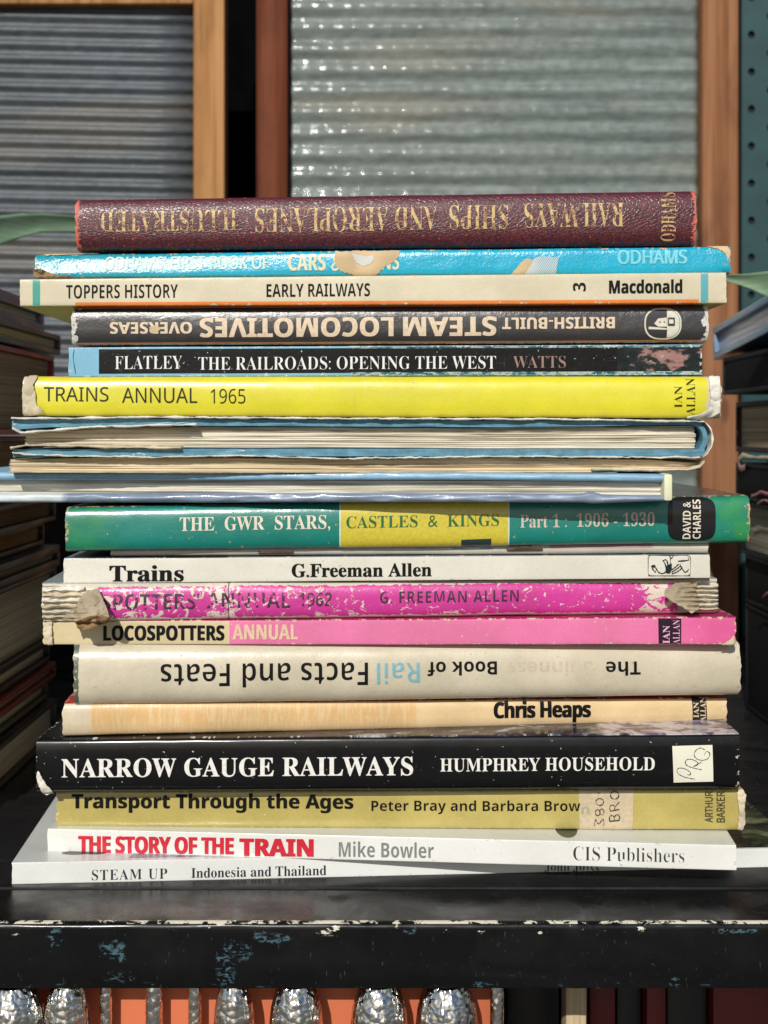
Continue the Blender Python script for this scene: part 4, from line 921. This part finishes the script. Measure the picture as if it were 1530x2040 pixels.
b.text('Chris Heaps', 'sansb', 983, 1177, 1397, 1439, black_ink, off=0., space=.93, bold=2.6)
b.text('LONDON MIDLAND STEAM IN COLOUR'[:0] or 'IIII IIIIII IIIIII', 'sansb', 186, 820, 1408, 1446, ink('faded_orange_strokes', c(218, 178, 118), .6, .2, wear=.56, seed=16), off=0., lift=.00008) if False else None
b.poly('publisher_patch', [(1379, 1389), (1407, 1389), (1409, 1439), (1380, 1440)], ink('black_label', c(36, 32, 28), .45, .2, seed=16), .0001)
lc = ink('cream_small_print', c(216, 196, 160), .45, .2, seed=16)
b.text('IAN', 'serif', 1381, 1392, 1399, 1429, lc, 90, lift=.0003, slope=0); b.text('ALLAN', 'serif', 1395, 1406, 1391, 1436, lc, 90, lift=.0003, slope=0)
# 17 glossy black -------------------------------------------------------------------------------------
b = Book(HB, 'thick glossy black book reading NARROW GAUGE RAILWAYS with a handwritten white sticker', (72, 1474, 1579, .4565), (1473, 1463, 1573, .4535), .185, .0030, 4.2, .00022, .0002, 17, .0022, .0005)
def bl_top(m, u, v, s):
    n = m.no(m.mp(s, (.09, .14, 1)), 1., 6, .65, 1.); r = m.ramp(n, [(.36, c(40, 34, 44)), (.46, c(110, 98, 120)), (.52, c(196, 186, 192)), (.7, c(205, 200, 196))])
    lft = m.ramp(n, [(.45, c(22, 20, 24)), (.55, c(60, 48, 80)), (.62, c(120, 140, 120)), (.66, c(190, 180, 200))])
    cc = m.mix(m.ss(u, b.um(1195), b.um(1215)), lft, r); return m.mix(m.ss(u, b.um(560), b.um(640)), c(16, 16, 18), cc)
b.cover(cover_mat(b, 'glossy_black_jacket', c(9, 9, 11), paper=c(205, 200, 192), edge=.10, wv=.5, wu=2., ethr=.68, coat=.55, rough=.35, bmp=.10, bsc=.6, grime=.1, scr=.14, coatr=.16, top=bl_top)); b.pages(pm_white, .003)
b.text('NARROW GAUGE RAILWAYS', 'serif', 123, 823, 1509, 1547, white_ink, off=.0, space=1.04, bold=0.7); b.text('HUMPHREY HOUSEHOLD', 'serif', 877, 1304, 1509, 1536, white_ink, space=1.03)
stk_ = b.poly('sticker', [(1339, 1486), (1419, 1484), (1421, 1557), (1342, 1559)], flat('white_sticker', c(226, 224, 204), .6, .08, 300, .1), .00012, label='square white sticker with handwritten letters PRC')
pen = ink('pen_ink', c(40, 40, 44), .5, 0.)
b.stroke('handwriting', [[(1383.8, 1551.8), (1364.7, 1548.0), (1352.2, 1541.8), (1348.3, 1535.6), (1351.0, 1529.9), (1359.7, 1529.9), (1369.6, 1533.9), (1375.1, 1539.4), (1373.8, 1543.1), (1368.4, 1542.8)], [(1397.4, 1532.9), (1380.8, 1529.4), (1368.4, 1524.5), (1364.7, 1518.2), (1368.4, 1512.5), (1378.3, 1512.5), (1388.3, 1517.5), (1389.7, 1522.0), (1384.3, 1525.7), (1380.3, 1526.9)], [(1380.8, 1526.9), (1389.5, 1521.5), (1397.4, 1517.5)], [(1403.2, 1493.2), (1395.7, 1489.7), (1387.0, 1493.4), (1382.0, 1502.1), (1387.0, 1510.8), (1398.2, 1514.0), (1409.4, 1510.8), (1413.6, 1503.3), (1411.9, 1498.4), (1406.9, 1496.6), (1403.9, 1500.1), (1403.2, 1505.1)]], 1.5, pen, .0003, parent=stk_)
b.crumple('worn_corner', [(76, 1536), (82, 1546), (90, 1560), (98, 1570), (107, 1580), (92, 1584), (84, 1578), (76, 1562), (73, 1548)], torn_white, lambda x, y: .0003, .0008, n=10, label='white frayed lower left corner of the jacket')
# 18 olive yellow ------------------------------------------------------------------------------------
b = Book(HB, 'olive yellow book with a taped call number and Transport Through the Ages in heavy black', (113, 1577, 1648, .4655), (1482, 1573, 1655, .4590), .18, .0018, 5, .0003, .0002, 18, .002, .0010)
b.cover(cover_mat(b, 'olive_yellow_jacket', c(184, 168, 94), paper=c(212, 196, 150), edge=.12, wu=3.5, coat=.7, rough=.38, bmp=.35, bsc=.8, grime=.16, scr=.3, coatr=.14)); b.pages(pm_cream, .003)
b.text('Transport Through the Ages', 'sansb', 143, 704, 1581, 1619, black_ink, off=0., bold=1.2); b.text('Peter Bray and Barbara Brow', 'sansb', 740, 1156, 1594, 1622, black_ink, off=-.006)
b.text('n', 'sansb', 1158, 1174, 1607, 1622, ink('faded_letter', c(160, 160, 130), .5, .2), slope=0)
tp_ = b.poly('tape', [(1153, 1573), (1262, 1573), (1260, 1653), (1155, 1653)], ink('aged_tape', c(198, 180, 150), .4, .6, seed=18), .00016, label='translucent brown tape carrying the handwritten call number')
b.stroke('handwriting', [[(1184.6, 1645.7), (1185.6, 1632.3), (1192.5, 1640.7), (1200.0, 1631.8), (1203.0, 1637.2), (1201.5, 1644.7)], [(1195.3, 1618.3), (1194.6, 1621.3), (1192.9, 1623.5), (1190.5, 1624.3), (1188.2, 1623.5), (1186.5, 1621.3), (1185.8, 1618.3), (1186.5, 1615.4), (1188.2, 1613.2), (1190.5, 1612.4), (1192.9, 1613.2), (1194.6, 1615.4), (1195.3, 1618.3)], [(1203.0, 1616.9), (1202.4, 1619.8), (1200.8, 1622.0), (1198.7, 1622.8), (1196.6, 1622.0), (1195.1, 1619.8), (1194.5, 1616.9), (1195.1, 1613.9), (1196.6, 1611.7), (1198.7, 1610.9), (1200.8, 1611.7), (1202.4, 1613.9), (1203.0, 1616.9)], [(1202.2, 1597.0), (1201.2, 1600.3), (1198.4, 1602.8), (1194.5, 1603.7), (1190.7, 1602.8), (1187.8, 1600.3), (1186.8, 1597.0), (1187.8, 1593.6), (1190.7, 1591.2), (1194.5, 1590.3), (1198.4, 1591.2), (1201.2, 1593.6), (1202.2, 1597.0)], [(1192.5, 1577.9), (1192.5, 1582.6)], [(1214.4, 1635.5), (1233.5, 1633.7)], [(1214.4, 1635.5), (1213.9, 1626.8), (1218.9, 1623.8), (1223.1, 1627.5), (1223.6, 1634.2)], [(1223.6, 1628.0), (1226.8, 1623.1), (1231.8, 1623.1), (1234.0, 1628.0), (1233.0, 1633.7)], [(1215.6, 1615.4), (1233.5, 1611.9)], [(1215.6, 1615.4), (1214.6, 1606.9), (1219.4, 1602.9), (1224.3, 1605.9), (1223.8, 1613.4)], [(1224.1, 1607.9), (1233.5, 1597.0)], [(1232.5, 1584.1), (1231.4, 1587.7), (1228.4, 1590.3), (1224.3, 1591.3), (1220.2, 1590.3), (1217.2, 1587.7), (1216.1, 1584.1), (1217.2, 1580.5), (1220.2, 1577.8), (1224.3, 1576.9), (1228.4, 1577.8), (1231.4, 1580.5), (1232.5, 1584.1)]], 2.0, pen, .0004, parent=tp_)
b.text('ARTHUR', 'sans', 1404, 1420, 1577, 1638, ink('olive_black_print', c(58, 54, 34), .5, .2), 90, slope=0, off=0., bold=0.9); b.text('BARKER', 'sans', 1427, 1444, 1577, 1638, ink('olive_black_print', c(58, 54, 34), .5, .2), 90, slope=0, off=0., bold=0.9)
b.crumple('worn_corner', [(1468, 1574), (1480, 1573), (1486, 1584), (1483, 1610), (1485, 1640), (1478, 1655), (1470, 1652), (1473, 1620)], torn_cream, lambda x, y: .0003, .001, n=10, label='frayed tan paper along the right end')
# 19 white story ---------------------------------------------------------------------------------------
b = Book(PB, 'white paperback with red lettering THE STORY OF THE TRAIN second from the bottom', (95, 1651, 1697, .4630), (1467, 1684, 1734, .4440), .19, .0005, 10, .0001, .0001, 19, .0004, .0003)
b.cover(cover_mat(b, 'white_card_cover', c(226, 226, 220), paper=c(200, 198, 190), edge=.05, coat=.35, rough=.4, bmp=.15, bsc=1., grime=.06, scr=.1, top=c(222, 224, 214))); b.pages(pm_white, .0004)
red = ink('red_print', c(204, 28, 52), .4, .3, seed=19)
b.text('THE STORY OF THE', 'sansb', 156, 466, 1666.5, 1700, red, slope=.012, off=0., space=.93, bold=2.2); b.text('TRAIN', 'sansb', 477, 625, 1671, 1705, red, slope=.012, off=0., bold=3.4)
b.text('Mike Bowler', 'sansb', 675, 864, 1677, 1708, slope=.016, mat=ink('grey_print', c(130, 130, 128), .4, .3, seed=19), off=-.004); b.text('CIS Publishers', 'serif', 1142, 1363, 1688, 1716, slope=.02, mat=ink('charcoal_print_b', c(46, 48, 50), .4, .3, seed=19), off=-.018)
# dark picture corner and pen mark printed on its top cover
def top_disc(px, py, rx, depth, mat, bk, name):
    u, _ = bk.inv(px, bk.tL); V = []; n = 32
    c0 = bk.raw(u, 1.); z = c0.z+.00012
    for i in range(n+1):
        a = math.pi*i/n; V.append(Vector((c0.x, c0.y, z))+bk.ex*(rx*math.cos(a))+bk.nb*(depth[0]-(depth[0]-depth[1])*math.sin(a)))
    return mkobj(name, V, [tuple(range(n+1))], mat, bk.root, smooth=False)
top_disc(1133, 1660, .0040, (.014, .0032), flat('dark_printed_spot', c(40, 56, 62), .3, .4, 200, .1, .4), b, 'printed_spot')
# 20 white bottom book -------------------------------------------------------------------------------------
b = Book(PB, 'wide white paperback at the bottom of the stack reading STEAM UP', (24, 1719, 1762, .4500), (1600, 1689, 1727, .4690), .19, .0005, 10, .0001, .0001, 20, .0004, .0003)
def pic_top(m, u, v, s):
    n = m.no(m.mp(s, (.06, .1, 1)), 1., 6, .65, .8); pic = m.ramp(n, [(.38, c(70, 66, 80)), (.48, c(130, 130, 150)), (.56, c(170, 165, 175)), (.66, c(120, 80, 70))])
    grn = m.ramp(n, [(.4, c(20, 24, 20)), (.52, c(60, 70, 44)), (.62, c(120, 122, 90))])
    a = m.ma('MULTIPLY', m.ss(m.ma('SUBTRACT', u, m.ma('MULTIPLY', m.ma('SUBTRACT', v, b.T), .15)), b.um(250), b.um(256)), m.ss(v, b.T+2.0, b.T+2.4))
    col = m.mix(a, c(214, 216, 212), pic); return m.mix(m.ma('MULTIPLY', m.ss(u, b.um(1440), b.um(1442)), m.ss(v, b.T+.9, b.T+1.)), col, grn)
b.cover(cover_mat(b, 'white_steam_cover', c(224, 225, 220), paper=c(200, 198, 190), edge=.05, coat=.4, rough=.38, bmp=.12, bsc=1., grime=.06, scr=.1, top=pic_top)); b.pages(pm_white, .0004)
nv_ = ink('navy_black_print', c(34, 38, 50), .4, .2, seed=20)
b.text('STEAM UP', 'serif', 183, 333, 1731, 1752, nv_, off=-.01, space=1.15); b.text('Indonesia and Thailand', 'serif', 381, 650, 1726, 1746, nv_, off=-.004); b.text('John Joyce', 'serif', 1085, 1196, 1716, 1740, nv_, off=-.014)
spot = flat('dark_printed_spot_b', c(38, 36, 38), .4, .3, 200, .1, .3)
def top_oval(bk, px, rx, d0, ry, mat, name):
    u, _ = bk.inv(px, bk.tL); c0 = bk.raw(u, 1.); V = []; n = 28
    for i in range(n):
        a = 2*math.pi*i/n; V.append(Vector((c0.x, c0.y, c0.z+.00015))+bk.ex*rx*math.cos(a)+bk.nb*(d0+ry*math.sin(a)))
    return mkobj(name, V, [tuple(range(n))], mat, bk.root, smooth=False)
top_oval(b, 146, .0058, .0090, .0020, spot, 'printed_spot'); top_oval(b, 183, .0040, .0092, .0024, spot, 'printed_spot')
# ================================================================== BELOW THE SHELF
terra = flat('terracotta_panel', c(196, 104, 66), .6, .25, 60, .2)
box('terracotta_panel', xw(-60, .436), xw(1003, .436), .4362, .444, -.16, -.0235, terra, None, .001)
o = bpy.data.objects['terracotta_panel']; tag(o, 'orange terracotta panel behind the silver cups under the shelf', 'panel')
silver = M('polished_silver', 0, .16, metal=1.); so_ = silver.ob()[0]; silver.col(c(225, 222, 215)); hv = silver.vo(silver.mp(so_, (420, 420, 420)), 1.)
silver.bump(silver.ma('ADD', silver.ma('MULTIPLY', hv, -.7), silver.ma('MULTIPLY', silver.no(silver.mp(so_, (200, 200, 200)), 1., 2), 1.)), .7, .0011)
def lathe(name, prof, x, y, mat, parent, n=28, flute=0., nf=12):
    V = []; Fc = []; k = len(prof)
    for i in range(n):
        a = 2*math.pi*i/n
        for r, z in prof: rr = r*(1+flute*math.cos(nf*a)); V.append(Vector((x+rr*math.cos(a), y+rr*math.sin(a), z)))
    for i in range(n):
        for j in range(k-1): Fc.append((i*k+j, i*k+j+1, ((i+1) % n)*k+j+1, ((i+1) % n)*k+j))
    return mkobj(name, V, Fc, mat, parent, sharp=1.2)
cups = [(28, 62, 'leftmost silver cup peeping out below the shelf edge'), (133, 44, 'second silver cup from the left under the shelf'), (466, 40, 'silver cup with a bright rim below the third scuff of the shelf'),
    (590, 52, 'dark reflecting silver cup under the shelf left of centre'), (755, 56, 'wide silver cup under the shelf at the centre'), (890, 60, 'silver cup with dark left side, last in the row under the shelf')]
Yc = .4250
for i, (px, hw, lab) in enumerate(cups):
    x = xw(px, Yc); r = hw*Yc/F; e = empty('silver_cup', (x, Yc, -.105), lab, 'cup', 'silver cups under the shelf')
    lathe('bowl', [(r*.62, -.0238), (r*.80, -.027), (r*.94, -.032), (r*1.0, -.0375), (r*.97, -.0405), (r*.80, -.0440), (r*.5, -.0480), (r*.16, -.053)], x, Yc, silver.m, e, 48, .03 if i % 2 else .012, 14)
    lathe('stem', [(r*.16, -.0531), (r*.13, -.065), (r*.2, -.072), (r*.13, -.080), (r*.5, -.100), (r*.7, -.105), (0, -.1051)], x, Yc, silver.m, e, 20)
for px, hw, lab in ((211, 12, 'slim dull metal rod left of the bright one under the shelf'), (307, 17, 'bright silver rod under the shelf'), (388, 13, 'slim silver rod right of the bright one under the shelf'), (990, 14, 'ribbed grey rod at the right end of the terracotta panel')):
    x = xw(px, .4295); r = hw*.4295/F
    o = lathe('metal_rod', [(0, -.0238), (r, -.0240), (r, -.04), (r*1.08, -.045), (r*.95, -.05), (r, -.105), (0, -.1051)], x, .4295, silver.m, None, 20)
    tag(o, lab, 'rod', 'metal rods under the shelf')
pr_ = wood('pale_rod_wood', c(196, 176, 140), c(160, 140, 118), c(110, 95, 80), 3.)
o = box('pale_post', xw(1118, .47), xw(1166, .47), .462, .474, -.16, -.0238, pr_, None, .004); tag(o, 'pale cream post under the right half of the shelf', 'post')
for x0, x1, lab in ((1168, 1224, 'dark red upright book beside the pale post under the shelf'), (1281, 1324, 'narrow dark red upright book between two black gaps under the shelf'), (1412, 1640, 'wide dark red upright book at the right under the shelf')):
    o = box('upright_book', xw(x0, .49), xw(x1, .49), .485, .60, -.20, -.0238, flat('dark_red_cloth', c(104, 12, 10), .5, .3, 200, .3), None, .003); tag(o, lab, 'book', 'dark red books under the shelf')
for x0, x1, lab in ((1008, 1116, 'black upright book left of the pale post under the shelf'), (1226, 1279, 'black upright book between dark red books under the shelf'), (1326, 1410, 'black upright book left of the wide dark red one under the shelf')):  # near-black blocks filling the dark gaps beside the red books
    o = box('upright_book', xw(x0, .49), xw(x1, .49), .489, .60, -.20, -.0238, flat('black_cloth', (.008, .008, .009, 1), .5), None, .003); tag(o, lab, 'book', 'black books under the shelf')
o = box('lower_board', -.62, .62, .40, 1.02, -.225, -.2005, flat('lower_black_board', (.012, .012, .013, 1), .4), None, .001); tag(o, 'black board under the shelf carrying the lower row', 'shelf', kind='structure'); del o['category']
